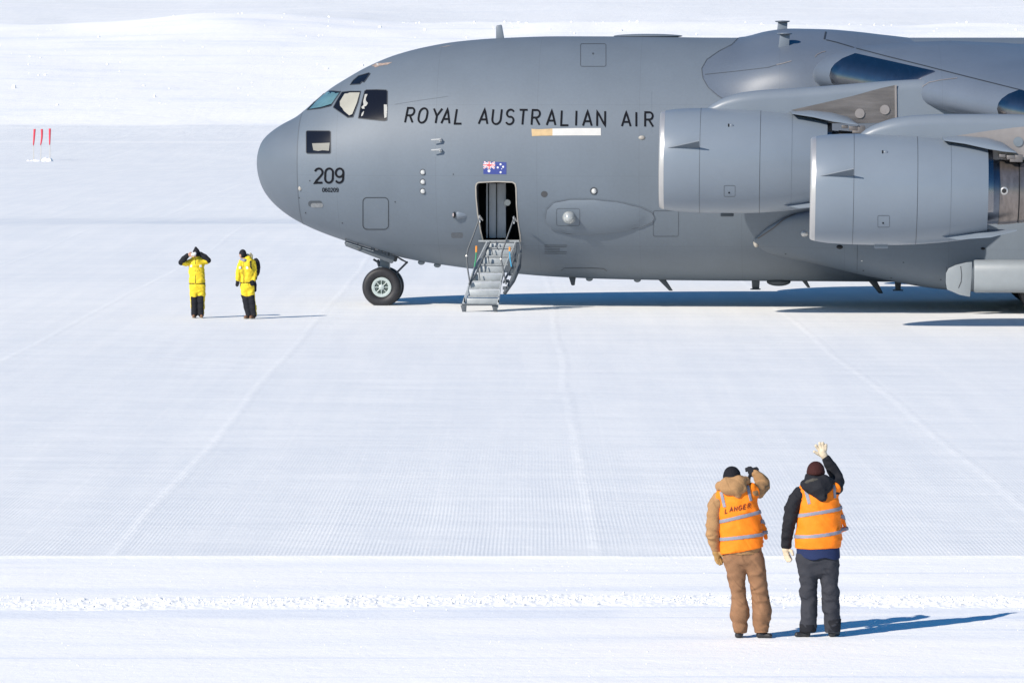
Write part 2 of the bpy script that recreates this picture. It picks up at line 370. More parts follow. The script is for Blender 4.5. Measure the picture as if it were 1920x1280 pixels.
zbot = prof(bot_px, [(26, 0.62), (34, 1.6), (42, 3.6), (52, 6.3)])
hw = hermite([0, .25, .5, .8, 1.2, 1.6, 2.0, 2.5, 3.0, 3.6, 5.2, 5.8, 6.4, 7.2], [0, .42, .86, 1.34, 1.95, 2.42, 2.78, 3.12, 3.33, 3.43, 3.43, 3.1, 2.2, .4])
zmid_ = hermite([0, 2, 4, 5.2, 7.2], [ZN, ZN, 3.98, 4.0, 6.6])
def fus(X, th):                               # th from the crown (0) over the port side (-Y) down to the keel
    q = math.sqrt(max(0, X - X0)); zt, zb, wd, zm = ztop(q), zbot(q), hw(q), zmid_(q)
    zm = min(max(zm, zb + .01 * q), zt - .01 * q) if q > 0 else ZN
    c, s = math.cos(th), math.sin(th)
    return Vector((X, -wd * s, zm + (c * (zt - zm) if c > 0 else c * (zm - zb))))
def fus_mesh(x_from, x_to, n=160, close_tip=False):
    qs = np.arange(math.sqrt(x_from - X0 + 1e-9), math.sqrt(x_to - X0), .028).tolist() + [math.sqrt(x_to - X0)]
    vs = [fus(X0 + q * q, 2 * math.pi * j / n) for q in qs for j in range(n)]
    fs = [(i * n + j, i * n + (j + 1) % n, (i + 1) * n + (j + 1) % n, (i + 1) * n + j) for i in range(len(qs) - 1) for j in range(n)]
    k = len(qs) - 1
    fs += [tuple(j for j in range(n))[::-1], tuple(k * n + j for j in range(n))]
    return vs, fs
XR = P(556, 300, -2).x
vs, fs = fus_mesh(XR, 51); F = MB(); F.add(vs, fs)
rv, rf = fus_mesh(X0 + .0004, XR)
BV = BVHTree.FromPolygons([tuple(v) for v in vs + rv], fs + [tuple(i + len(vs) for i in f) for f in rf])
rad = MB(); rad.add(rv, rf[:-1]); rad.build('radome', M['radome'], AC, sharp=None)

def surf(u, v, off=0.0, bv=None):
    d = ray(u, v); h = (bv or BV).ray_cast(CAM, d)
    if h[0] is None:                          # just outside the outline: slide on to it
        q = P(u, v, 0); n_ = (bv or BV).find_nearest(q); p, nn = n_[0], n_[1]
    else: p, nn = h[0], h[1]
    if nn.dot(d) > 0: nn = -nn
    return p + nn * off
def dense(pts, step, closed=True):
    out = []; n = len(pts)
    for i in range(n if closed else n - 1):
        a, b = Vector(pts[i]), Vector(pts[(i + 1) % n]); k = max(1, int((b - a).length / step))
        out += [a + (b - a) * t / k for t in range(k)]
    if not closed: out.append(Vector(pts[-1]))
    return out
def patch_geo(pts, off, step=7, bv=None):
    pts = dense(pts, step); n = len(pts)
    x0, x1 = min(p.x for p in pts), max(p.x for p in pts); y0, y1 = min(p.y for p in pts), max(p.y for p in pts)
    inner = []
    yy = y0 + step / 2
    while yy < y1:
        xx = x0 + step / 2
        while xx < x1:
            q = Vector((xx, yy)); ins = False; j = n - 1; md = 9e9
            for i in range(n):
                a, b = pts[i], pts[j]
                if (a.y > yy) != (b.y > yy) and xx < (b.x - a.x) * (yy - a.y) / (b.y - a.y) + a.x: ins = not ins
                md = min(md, (a - q).length); j = i
            if ins and md > step * .5: inner.append(q)
            xx += step
        yy += step
    r = delaunay_2d_cdt([Vector((p.x, p.y)) for p in pts] + inner, [(i, (i + 1) % n) for i in range(n)], [list(range(n))], 1, 1e-5)
    return [surf(p.x, p.y, off, bv) for p in r[0]], [tuple(f) for f in r[2]]
def patch(name, pts, off, m, parent=None, step=7, bv=None):
    v, f = patch_geo(pts, off, step, bv); mb = MB(); mb.add(v, f)
    return mb.build(name, m, parent or AC, sharp=None)
def rrect(x0, y0, x1, y1, r, k=5):
    o = []
    for cx, cy, a0 in ((x1 - r, y1 - r, 0), (x0 + r, y1 - r, 90), (x0 + r, y0 + r, 180), (x1 - r, y0 + r, 270)):
        for i in range(k + 1): a = R(a0 + 90 * i / k); o.append((cx + r * math.cos(a), cy + r * math.sin(a)))
    return o
def oval(cx, cy, rx, ry, n=24): return [(cx + rx * math.cos(2 * math.pi * i / n), cy + ry * math.sin(2 * math.pi * i / n)) for i in range(n)]
def ribbon_geo(pts, wd, closed=False, step=5, off=0.006, bv=None):
    pts = dense(pts, step, closed); n = len(pts); L_, R_ = [], []
    for i in range(n):
        a = pts[i - 1] if (i > 0 or closed) else pts[i]; b = pts[(i + 1) % n] if (i < n - 1 or closed) else pts[i]
        t = (b - a).normalized(); nn = Vector((-t.y, t.x)); k = 1.0
        if a is not pts[i] and b is not pts[i]:
            c = max(.5, math.sqrt(max(0, (1 + (pts[i] - a).normalized().dot((b - pts[i]).normalized())) / 2))); k = 1 / c
        L_.append(pts[i] + nn * wd / 2 * k); R_.append(pts[i] - nn * wd / 2 * k)
    v = [surf(p.x, p.y, off, bv) for p in L_ + R_]
    f = [(i, (i + 1) % n, n + (i + 1) % n, n + i) for i in range(n if closed else n - 1)]
    return v, f
def ribbon(name, pts, wd, m, closed=False, parent=None, off=0.006, bv=None):
    v, f = ribbon_geo(pts, wd, closed, off=off, bv=bv); mb = MB(); mb.add(v, f); return mb.build(name, m, parent or AC, sharp=None)

# door opening cut into the hull
DOOR = [(897, 342), (930, 340.5), (961, 341.5), (966, 345), (967.5, 352), (968.5, 385), (971, 415), (975, 440), (976, 452), (906, 452), (901, 432), (895.5, 400), (892.5, 370), (892, 350), (893.5, 344.5)]
dp = [surf(u, v) for u, v in DOOR]
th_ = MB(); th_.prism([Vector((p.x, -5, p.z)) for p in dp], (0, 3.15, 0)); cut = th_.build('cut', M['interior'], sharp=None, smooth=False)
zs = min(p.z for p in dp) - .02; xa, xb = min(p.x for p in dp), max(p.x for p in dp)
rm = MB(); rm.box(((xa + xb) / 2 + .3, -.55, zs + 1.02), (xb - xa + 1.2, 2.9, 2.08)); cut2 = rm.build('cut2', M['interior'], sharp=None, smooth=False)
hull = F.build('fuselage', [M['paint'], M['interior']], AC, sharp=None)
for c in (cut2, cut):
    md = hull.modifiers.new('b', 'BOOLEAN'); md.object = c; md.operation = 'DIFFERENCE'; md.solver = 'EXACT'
    md.material_mode = 'TRANSFER'
dg = bpy.context.evaluated_depsgraph_get(); nm = bpy.data.meshes.new_from_object(hull.evaluated_get(dg))
hull.modifiers.clear(); old = hull.data; hull.data = nm; nm.name = 'fuselage'
for c in (cut, cut2): bpy.data.objects.remove(c)
nm.set_sharp_from_angle(angle=R(30))
# door frame, cabin panels
fr = ribbon('door_frame', DOOR, 2.2, M['frame'], closed=True, off=.012)
mb = MB()
for (a, b, y) in ((911.5, 914.5, -1.62), (917, 930.5, -1.55), (931.5, 948.5, -1.5)):
    p0, p1 = P(a, 344, y), P(b, 446, y)
    mb.box(((p0.x + p1.x) / 2, y + .03, (p0.z + p1.z) / 2), (p1.x - p0.x, .06, p0.z - p1.z))
mb.build('cabin_panel', M['panel'], AC, bevel=.008)
mb = MB(); p0, p1 = P(930.2, 344, -1.56), P(931.6, 446, -1.56); mb.box(((p0.x + p1.x) / 2, -1.55, (p0.z + p1.z) / 2), (.02, .05, p0.z - p1.z)); 
p0 = P(915.8, 395, -1.6); mb.box((p0.x, -1.57, p0.z), (.035, .08, 1.5)); mb.build('panel_seam', M['black'], AC)
mb = MB(); p = P(951.5, 380, -1.7); mb.lathe(p, (0, 1, 0), [(-.02, .001), (-.02, .085), (.02, .09)], 24); mb.build('cabin_lamp', M['glow'], AC)
mb = MB(); p = P(936, 449, -2.3); mb.box((p.x, -2.25, zs + .03), (1.1, .5, .04)); mb.build('door_sill', M['alu'], AC)

# radome seam
mb = MB(); v_ = []
n = 96
for X in (XR - .012, XR + .012):
    for j in range(n):
        p = fus(X, 2 * math.pi * j / n); c_ = Vector((X, 0, ZN)); v_.append(p + (p - c_).normalized() * .004)
mb.add(v_, [(j, (j + 1) % n, n + (j + 1) % n, n + j) for j in range(n)]); mb.build('radome_seam', mat('radome_seam_paint', (.088, .105, .128), .6), AC)

# cockpit windows (port side traced on to the hull, starboard mirrored)
C_PALE = mat('pale_patch', (.36, .36, .34), .6, var=.15, vscale=9)  # pale irregular patches laid on the side window
def mirror(o):
    c = o.copy(); c.data = o.data.copy(); COL.objects.link(c)
    for v in c.data.vertices: v.co.y = -v.co.y
    c.data.flip_normals(); return c
def window(frame, glass=None, gm=None, bits=(), bm_=None, name='cockpit_window'):
    w_ = patch(name, frame, .006, M['win'], step=5)
    rb = ribbon('window_surround', frame, 1.3, M['seam'], closed=True, parent=w_, off=.012)
    if glass: patch('windshield_glass' if gm is M['teal'] else 'sun_blind', glass, .012, gm, parent=w_, step=5)
    for b_ in bits: patch('pale_pane_patch', b_, .012, bm_ or M['blind'], parent=w_, step=4)
    mi = mirror(w_)
    return w_
window([(576, 206.5), (593, 188), (611, 171.5), (624, 171.2), (638.5, 172.6), (629, 186), (620.5, 199), (600, 204)],
       [(580, 205), (596, 188.5), (606, 179), (610, 177.5), (612.5, 174), (618, 174), (619, 177), (622, 173.8), (627, 174), (629, 176), (636, 174.8), (630, 184), (621.5, 195.5), (602, 201.5)], M['teal'])
window([(625, 202), (632, 189), (641.5, 173.5), (656, 171.8), (676.3, 171.8), (672, 192), (662, 220), (652, 220.8), (638, 211)],
       [(637.5, 191), (646.5, 176.5), (652, 176), (656, 174.3), (674.8, 174.2), (669.5, 193), (660.8, 214.5), (655, 217), (645, 208.5), (642.5, 204), (638, 199)], M['blind'])
window([(672, 222), (677, 197), (684, 171.5), (687, 169.3), (706, 168.8), (724.5, 169.5), (726.5, 172), (726.3, 200), (725.5, 225.5), (721, 227), (697, 224.8)],
       bm_=C_PALE, bits=([(684.5, 177.3), (689.5, 177.3), (686.5, 184), (686, 189), (690, 194), (687, 199), (683, 201), (684, 204.5), (679.5, 204.5), (677.8, 201.5), (682, 197.5), (681.2, 191)],
             [(679, 212.5), (682.8, 208.5), (682, 213), (680.5, 217), (677.8, 219), (677.5, 217)], [(720, 196.5), (726.2, 197), (726, 220), (721, 222), (720.3, 214)]))
window([(657, 159.2), (663, 151), (672.5, 143), (692, 137.3), (694, 138.5), (688, 147.5), (682.5, 155), (679, 153.5), (675, 158.2)])
window(rrect(574.5, 245.8, 620, 288, 3), [(585.5, 269.2), (602, 268.8), (618.5, 268), (617, 283), (605, 282), (597, 283.5), (588, 282)], mat('cream_box', (0.17, 0.17, 0.15), .5), name='chin_window')

# ---- lettering (single-stroke shapes laid on the hull)
def arc(cx, cy, rx, ry, a0, a1, n=10): return [(cx + rx * math.cos(R(a0 + (a1 - a0) * i / n)), cy + ry * math.sin(R(a0 + (a1 - a0) * i / n))) for i in range(n + 1)]
GLY = {
 'R': (.66, [[(0, 0), (0, 1), (.36, 1)] + arc(.36, .745, .27, .255, 80, -90, 9) + [(0, .49)], [(.30, .49), (.66, 0)]]),
 'O': (.72, [arc(.36, .64, .36, .36, 0, 180) + arc(.36, .36, .36, .36, 180, 360) + [(.72, .64)]]),
 'Y': (.74, [[(0, 1), (.37, .5), (.74, 1)], [(.37, .5), (.37, 0)]]),
 'A': (.72, [[(0, 0), (.36, 1), (.72, 0)], [(.12, .3), (.60, .3)]]),
 'L': (.60, [[(0, 1), (0, 0), (.6, 0)]]),
 'U': (.70, [[(0, 1)] + arc(.35, .35, .35, .35, 180, 360) + [(.70, 1)]]),
 'S': (.62, [arc(.31, .75, .29, .25, 25, 180, 8) + arc(.31, .75, .29, .25, 200, 262, 4) + arc(.31, .26, .31, .26, 80, -155, 12)]),
 'T': (.66, [[(0, 1), (.66, 1)], [(.33, 1), (.33, 0)]]),
 'I': (.0, [[(0, 0), (0, 1)]]),
 'N': (.66, [[(0, 0), (0, 1), (.66, 0), (.66, 1)]]),
 'G': (.70, [arc(.35, .66, .35, .34, 30, 180, 8) + arc(.35, .34, .35, .34, 180, 330, 8) + [(.68, .45), (.4, .45)]]),
 'E': (.58, [[(.58, 1), (0, 1), (0, 0), (.58, 0)], [(0, .52), (.48, .52)]]),
 '2': (.60, [arc(.3, .72, .3, .28, 165, -20, 10) + [(.45, .45), (0, 0), (.62, 0)]]),
 '0': (.60, [arc(.30, .70, .30, .30, 0, 180) + arc(.30, .30, .30, .30, 180, 360) + [(.60, .70)]]),
 '9': (.60, [arc(.30, .70, .30, .30, 0, 360, 16), [(.60, .70), (.60, .35)] + arc(.30, .30, .30, .30, 0, -150, 8)]),
 '6': (.60, [arc(.30, .30, .30, .30, 0, 360, 16), [(0, .30), (0, .65)] + arc(.30, .70, .30, .30, 180, 30, 8)]),
}
def stroke_text(items, wd, off0=.008, bv=None, step=5):
    mb = MB(); k = 0
    for ch, x, yb, h, sl, ws in items:       # char, left px, baseline px, height px, slant px, width scale
        for s in GLY[ch][1]:
            pts = [(x + p[0] * h * ws + p[1] * sl, yb - p[1] * h) for p in s]
            cl_ = (Vector(pts[0]) - Vector(pts[-1])).length < .01
            if cl_: pts = pts[:-1]
            v, f = ribbon_geo(pts, wd, cl_, step, off0 + (k % 4) * .0012, bv); mb.add(v, f); k += 1
    return mb
def run(word, xs, y0, y1, h, sl, ws=1):      # xs: left px of every letter
    a, b = xs[0], xs[-1]
    return [(c, x, y0 + (y1 - y0) * (x - a) / max(1, b - a), h, sl(x), ws) for c, x in zip(word, xs)]
slant = lambda x: 5.5 * max(0, 1 - (x - 757) / 380)
its = run('ROYAL', [759.5, 783, 809, 827.5, 852.5], 230, 232.3, 27, slant, .78)
its += run('AUSTRALIAN', [897.5, 922, 948, 972, 996.5, 1025, 1052, 1080, 1093, 1119.5], 232.7, 236.5, 27.5, slant, .82)
its += run('AIR', [1166, 1193, 1209.5], 237, 237.6, 26.5, lambda x: 0, .85)
for it in its: stroke_text([it], 3.5, .014).build('letter', M['letter'], AC, sharp=None)
its = run('209', [590, 609.5, 629], 342.5, 342.5, 26.5, lambda x: 1, 1.0)
for c, x, y_, h, s_, w_ in its: stroke_text([(c, x, y_, h, s_, .9)], 3.7, .014).build('digit', M['letter'], AC, sharp=None)
its = run('060209', [605, 610.2, 615.4, 620.6, 625.8, 631], 359.5, 359.5, 7, lambda x: 0, .8)
for it in its: stroke_text([it], 1.2, .012).build('small_digit', M['letter'], AC, sharp=None)
# illegible rescue print: rows of tiny dashes
rd = random.Random(3)
for r_ in range(6):
    x1_ = 1064 - (14 if r_ in (2, 3) else rd.uniform(0, 3)); ribbon('print_line', [(1021, 459.5 + r_ * 3.1), (x1_, 459.8 + r_ * 3.1)], 1.0, M['faint'])
patch('faint_stencil', rrect(846, 436, 868, 446, 3), .003, mat('faded_patch', (.095, .108, .125), .5, var=.2, vscale=12))
# stripe under the lettering
patch('stripe_white', [(1036, 241.5), (1080, 240.6), (1126.5, 240.5), (1126.8, 254.3), (1080, 254.3), (1036, 254.6)], .008, M['white'])
patch('stripe_ochre', [(996.5, 242), (1010, 242.8), (1036, 241.5), (1036, 254.6), (1010, 255), (997.5, 255.6)], .008, M['ochre'])
# national flag
fl = patch('flag', [(906, 303.2), (949.5, 304.4), (949.5, 327), (906.5, 326.3)], .006, M['navy'], step=6)
cx, cy = 917, 309
mb = MB(); v, f = ribbon_geo([(907.5, 303.6), (927.3, 315.8)], 2.9, off=.0095); mb.add(v, f); v, f = ribbon_geo([(906.8, 315.5), (928, 304.2)], 2.9, off=.0105); mb.add(v, f)
v, f = ribbon_geo([(917.2, 303.4), (917.2, 316.6)], 5.2, off=.0115); mb.add(v, f); v, f = ribbon_geo([(906.2, 309.4), (928.6, 309.9)], 4.6, off=.0125); mb.add(v, f)
mb.build('white_cross', M['fwhite'], fl, sharp=None)
mb = MB(); v, f = ribbon_geo([(907.5, 303.8), (927.3, 315.8)], .9, off=.0145); mb.add(v, f); v, f = ribbon_geo([(906.8, 315.5), (928, 304.2)], .9, off=.0155); mb.add(v, f)
v, f = ribbon_geo([(917.2, 303.4), (917.2, 316.6)], 2.3, off=.0165); mb.add(v, f); v, f = ribbon_geo([(906.2, 309.4), (928.6, 309.9)], 1.9, off=.0175); mb.add(v, f)
mb.build('red_cross', M['fred'], fl, sharp=None)
for sx, sy, sr in ((917, 320.5, 3.2), (938.6, 308.3, 2.3), (933.4, 314.2, 2.3), (943.4, 312.9, 2.3), (938.7, 323, 2.3), (940.8, 316.8, 1.1)):
    st = [(sx + (sr if i % 2 == 0 else sr * .62) * math.sin(math.pi * i / 7), sy - (sr if i % 2 == 0 else sr * .62) * math.cos(math.pi * i / 7)) for i in range(14)]
    patch('star', st, .010, M['fwhite'], parent=fl, step=6)

# hatches, seams, vents, lamps
ribbon('hatch_outline', rrect(680.5, 370.5, 728.5, 430, 8), 1.5, M['seam'], closed=True)
ribbon('hatch_outline', rrect(1088.5, 82.5, 1136, 125, 3), 1.2, M['soft_seam'], closed=True)
patch('round_cap', oval(1112, 101, 2, 2, 12), .006, M['faint'], step=3)
ribbon('hatch_outline', [(1052, 507), (1058, 502.5), (1110, 502.5), (1132, 503.5), (1138, 508)], 1.1, M['soft_seam'])
ribbon('hatch_outline', rrect(1225, 395, 1272, 443, 3), .8, M['soft_seam'], closed=True)
ribbon('skin_seam', [(740, 196), (790, 188), (840, 181)], .7, mat('faint_seam_paint', (.10, .12, .147), .6))
ribbon('skin_seam', [(1221, 172), (1221.5, 250)], .8, M['pylon'])
mb = MB(); v, f = patch_geo([(697, 124), (706, 119), (716, 119), (728, 118), (736, 117), (726, 122), (712, 124), (704, 127)], .006, 4); mb.add(v, f)
mb.build('worn_primer', mat('worn_primer_brown', (.36, .27, .22), .6, var=.4, vscale=9), AC)
patch('scuff', [(706, 119.5), (709, 119), (708, 122), (713, 122.5), (707, 123.6)], .009, M['white'], step=4)
patch('scuff', [(820, 90), (850, 84.5), (838, 87.5)], .006, mat('worn_pink', (.45, .37, .33), .6), step=4)
patch('vent_recess', rrect(578, 376.5, 604, 387.5, 5), .006, M['gdark'], step=5)
patch('vent_lining', rrect(583, 380.5, 606, 389, 4), .009, mat('vent_metal', (.2, .21, .22), .4, var=.3, vscale=12), step=5)
for i in range(3):
    v_ = (323, 341, 358.5)[i]; p = surf(793, v_, .0)
    nrm = (p - Vector((p.x, 0, 4))).normalized()
    mb = MB(); mb.lathe(p - nrm * .01, nrm, [(0, .085), (.018, .085), (.02, .07)], 24, cap1=True); lo = mb.build('formation_light', M['faint'], AC)
    mb = MB(); mb.lathe(p, nrm, [(0, .064), (.03, .062), (.055, .04), (.06, .001)], 20); mb.build('lens', M['glow'], lo)
for v_ in (262.3, 281.5):                     # pitot probes
    p = surf(826, v_); nrm = Vector((0, -1, 0))
    mb = MB(); mb.tube([p, p + nrm * .11 + Vector((.0, 0, .02)), p + nrm * .14 + Vector((-.04, 0, .01)), p + nrm * .145 + Vector((-.24, 0, .0))], [.045, .03, .026, .016], 12)
    mb.ball(p + nrm * .02, .05, 12); mb.build('pitot_probe', M['glow'], AC)
def teardrop(name, u, v, L_, r_, m, k=.75, flat=1.0, tip=True):
    p = surf(u, v, -.03); mb = MB(); pr = []
    for i in range(15):
        t = i / 14; rr = r_ * (math.sin(math.pi * min(1, t / (2 * .18))) if t < .18 else max(0, 1 - ((t - .18) / .82) ** 1.8) ** .9)
        pr.append((t * L_, max(rr, .002)))
    pr[0] = (0, r_ * .55)
    mb.lathe(p, (1, .0, -.04), pr, 24, cap0=True)
    return mb.build(name, m, AC)
td = teardrop('camera_fairing', 852, 403, .47, .12, M['pylon'])
p = surf(852, 403, 0); mb = MB(); mb.lathe(p + Vector((-.012, -.02, 0)), (-1, -.35, 0), [(-.02, .085), (.01, .085), (.012, .001)], 20); e_ = mb.build('sensor_lens', M['black'], td)
mb = MB(); mb.lathe(p + Vector((-.03, -.03, 0)), (-1, -.35, 0), [(0, .05), (.01, .045), (.012, .001)], 20); mb.build('sensor_glass', mat('lens_pink', (.5, .42, .42), .2), td)
patch('round_vent', oval(1020.5, 364, 6.3, 5.8, 20), .006, mat('vent_mesh', (.06, .062, .068), .6, var=.2, vscale=40), step=4)
patch('lamp_recess', oval(1113.5, 358.3, 7.5, 7.5, 20), .006, M['faint'], step=4)
p = surf(1113.8, 358.3); mb = MB(); mb.ball(p, (.07, .05, .075), 16); mb.build('landing_light', M['glow'], AC)
p = surf(1203.5, 258.5); mb = MB(); mb.ball(p, (.09, .05, .06), 16); mb.build('marker_light', M['frame'], AC)
for (u, v) in ((741, 378.5), (850, 327), (642, 418), (573, 399), (561, 371), (581, 339)):
    patch('static_port', oval(u, v, 1.1, 1.5, 8), .006, M['seam'], step=3)
p = surf(562.5, 353.5); mb = MB(); mb.ball(p, (.05, .03, .065), 12); mb.build('probe_cap', M['frame'], AC)
# side pod with blister lamp
POD = [(1023, 410), (1026, 392), (1040, 379), (1070, 373.5), (1110, 374), (1160, 379), (1200, 388), (1222, 398), (1227, 408), (1222, 417), (1200, 426), (1160, 433), (1110, 437.5), (1065, 438), (1035, 430)]
v, f = patch_geo(POD, .0, 8)
c_ = surf(1105, 407)
vv = []
for p in v:
    dx = (p.x - c_.x) / 1.52; dz = (p.z - c_.z) / .48; e = max(0, 1 - dx * dx - dz * dz)
    n_ = (p - Vector((p.x, 0, 4))).normalized(); vv.append(p + n_ * (.012 + .10 * e ** .6))
mb = MB(); mb.add(vv, f); pod = mb.build('side_pod', M['paint'], AC, sharp=None)
ribbon('pod_outline', POD, 2.2, M['pylon'], closed=True, off=.016)
ribbon('pod_seam', POD, .8, M['soft_seam'], closed=True, off=.022)
PB = BVHTree.FromPolygons([tuple(v) for v in vv], f)
ribbon('pod_hatch_outline', rrect(1043.5, 391, 1087, 423, 4), .8, M['soft_seam'], closed=True, off=.006, bv=PB)
p = surf(1067, 407, 0, PB)
mb = MB(); mb.lathe(p - Vector((0, -.04, 0)), (0, -1, -.12), [(0, .19), (.05, .17), (.12, .165), (.2, .14), (.26, .07), (.27, .001)], 28); mb.build('blister_lamp', mat('blister_glass', (.45, .47, .47), .15, metal=.3, var=.3, vscale=6), AC)
# antennas
def blade(name, pts, Y, th, m=None):
    mb = MB(); q = [P(u, v, Y) for u, v in pts]; mb.prism([Vector((a.x, Y - th / 2, a.z)) for a in q], (0, th, 0)); return mb.build(name, m or M['gear'], AC, bevel=th * .3)
blade('blade_antenna', [(930, 75), (930, 48), (941, 46.5), (946, 75)], 0, .10, M['pylon'])
for (u, v0, v1, Y) in ((1467, 39, 66, .35), (1471, 62, 86, -1.9)):
    a, b = P(u, v0, Y), P(u, v1, Y); mb = MB()
    mb.hexa([b + Vector(t) for t in ((-.17, -.09, -.1), (.12, -.05, -.1), (.12, .05, -.1), (-.17, .09, -.1))] + [a + Vector(t) for t in ((-.12, -.07, -.04), (.14, -.05, -.04), (.14, .05, -.04), (-.12, .07, -.04))])
    mb.lathe(a - Vector((0, 0, .045)), (0, 0, 1), [(0, .001), (0, .17), (.02, .21), (.04, .2), (.05, .001)], 28); mb.build('mushroom_antenna', M['pylon'], AC, bevel=.01)
for pts, Y in (([(1066, 518), (1080, 518), (1077.5, 535), (1071.5, 535)], -.4), ([(1232, 522), (1247, 522), (1262, 545), (1255, 545)], -.4), ([(1409, 522), (1425, 522), (1423.5, 542), (1410.5, 542)], -.4),
              ([(1500, 522), (1511, 522), (1519.5, 539), (1514, 539)], -.4), ([(1626, 524), (1643, 524), (1656, 550), (1648, 550)], -.5), ([(1677, 524), (1690, 524), (1688.5, 545), (1679, 545)], -.5)):
    blade('belly_antenna', pts, Y, .06, M['gdark'])
for u in (1416.5, 1683.5):
    a = P(u, 544 if u > 1500 else 542, -.45); mb = MB(); mb.box(a, (.28, .16, .03)); mb.build('antenna_foot', M['gdark'], AC, bevel=.006)
for u, v in ((1105, 522.5), (1195, 524.5), (790, 492), (820, 497)):
    a = P(u, v, -.3); mb = MB(); mb.ball(a, (.10, .06, .07), 12); mb.build('drain_mast', M['gear'], AC)
a = P(1460, 528, -.4); mb = MB(); mb.ball(a, (.33, .25, .12), 20); mb.build('belly_dome', M['gdark'], AC)
a = P(1215, 68, 0); mb = MB(); mb.ball(a, (.95, .3, .06), 24); mb.build('crown_blister', M['paint'], AC)

# ---- wing-body fairing over the shoulder
def fair_edge(th):                            # X where the fairing begins for a given angle
    return P(*[(1385, 72), (1352, 95), (1322, 120), (1316, 140), (1322, 160), (1345, 180), (1400, 215), (1470, 250)][0], -1).x
E_pts = [(1388, 69), (1372, 85), (1348, 97), (1325, 113), (1315.5, 130), (1318, 148), (1328, 165), (1346, 180), (1385, 205), (1440, 235), (1500, 262)]
e3 = [surf(u, v) for u, v in E_pts]
def ang(p): return math.atan2(-p.y / 3.43, (p.z - 4.0) / 3.36)
es = sorted((ang(p), p.x) for p in e3); edge_x = hermite([a for a, _ in es], [x for _, x in es])
rise = hermite([P(u, 70, 0).x for u in (1300, 1385, 1440, 1480, 1550, 1600, 1660, 1740, 1920, 2400)], [0, .0, .17, .235, .215, .16, .06, -.05, -.08, -.08])
vs = []; na, nb = 44, 90; A1 = R(78)
Xend = P(1740, 100, -3).x + 9
for i in range(na):
    th = -A1 + 2 * A1 * i / (na - 1); x0 = edge_x(abs(th)) if abs(th) > es[0][0] else es[0][1]
    if abs(th) > es[-1][0]: x0 = es[-1][1]
    for j in range(nb):
        t = j / (nb - 1); X = x0 + (Xend - x0) * t; b = fus(X, th); n_ = Vector((0, -math.sin(th), math.cos(th)))
        s_ = smooth(0, 1, (X - x0) / 2.6); tp = max(0, math.cos(th)) ** 3
        bulge = .014 + tp * max(-.04, rise(X)) + s_ * .42 * math.exp(-((abs(th) - R(48)) / R(17)) ** 2)
        e_ = 1 - smooth(Xend - 4, Xend, X); bulge = bulge * e_ - .03 * (1 - e_)
        vs.append(b + n_ * bulge)
fs = [(i * nb + j, (i + 1) * nb + j, (i + 1) * nb + j + 1, i * nb + j + 1) for i in range(na - 1) for j in range(nb - 1)]
mb = MB(); mb.add(vs, fs); FAIR = mb.build('wing_fairing', M['wing'], AC, sharp=None)
ribbon('fairing_seam', E_pts[:9], 1.3, M['soft_seam'], off=.022)
FB = BVHTree.FromPolygons([tuple(v) for v in vs], fs)
ribbon('fairing_panel_seam', [(1322, 140), (1380, 134), (1440, 127), (1478, 116)], .9, M['soft_seam'], off=.01, bv=FB)
ribbon('fairing_pale_line', [(1456, 122), (1470, 119), (1484, 115)], 1.3, M['titan2'], off=.012, bv=FB)

# ---- wings
FOIL = [(0, 0), (.004, .014), (.012, .024), (.03, .036), (.06, .047), (.11, .057), (.2, .066), (.32, .070), (.45, .066), (.6, .054), (.75, .036), (.88, .018), (1, .001),
        (.88, -.010), (.75, -.024), (.6, -.044), (.45, -.058), (.3, -.062), (.2, -.058), (.12, -.050), (.07, -.041), (.035, -.031), (.015, -.022), (.005, -.013)]
leA, leB = P(1528, 137, -3.5), P(1735, 178, -6.9)
def wing_at(s):                              # s = distance from the centreline
    t = max(-.08, (s - 3.5) / 3.4); le = leA + (leB - leA) * t
    if s < 3: le = le - Vector((0, 0, .3))
    ch = max(3.0, 11.2 - .40 * (s - 3.5)); return Vector((le.x, -s, le.z)), ch
def foil_pts(s, side, k=1.0, lim=None, grow=0.0):
    le, ch = wing_at(s); out = []
    for x, z in FOIL:
        if lim and x > lim: continue
        n_ = Vector((x - .12, 0, z * 3)).normalized() * grow
        out.append(Vector((le.x + x * ch + n_.x, side * s, le.z + z * ch * 1.12 - .035 * x * ch * .2 + n_.z)))
    return out
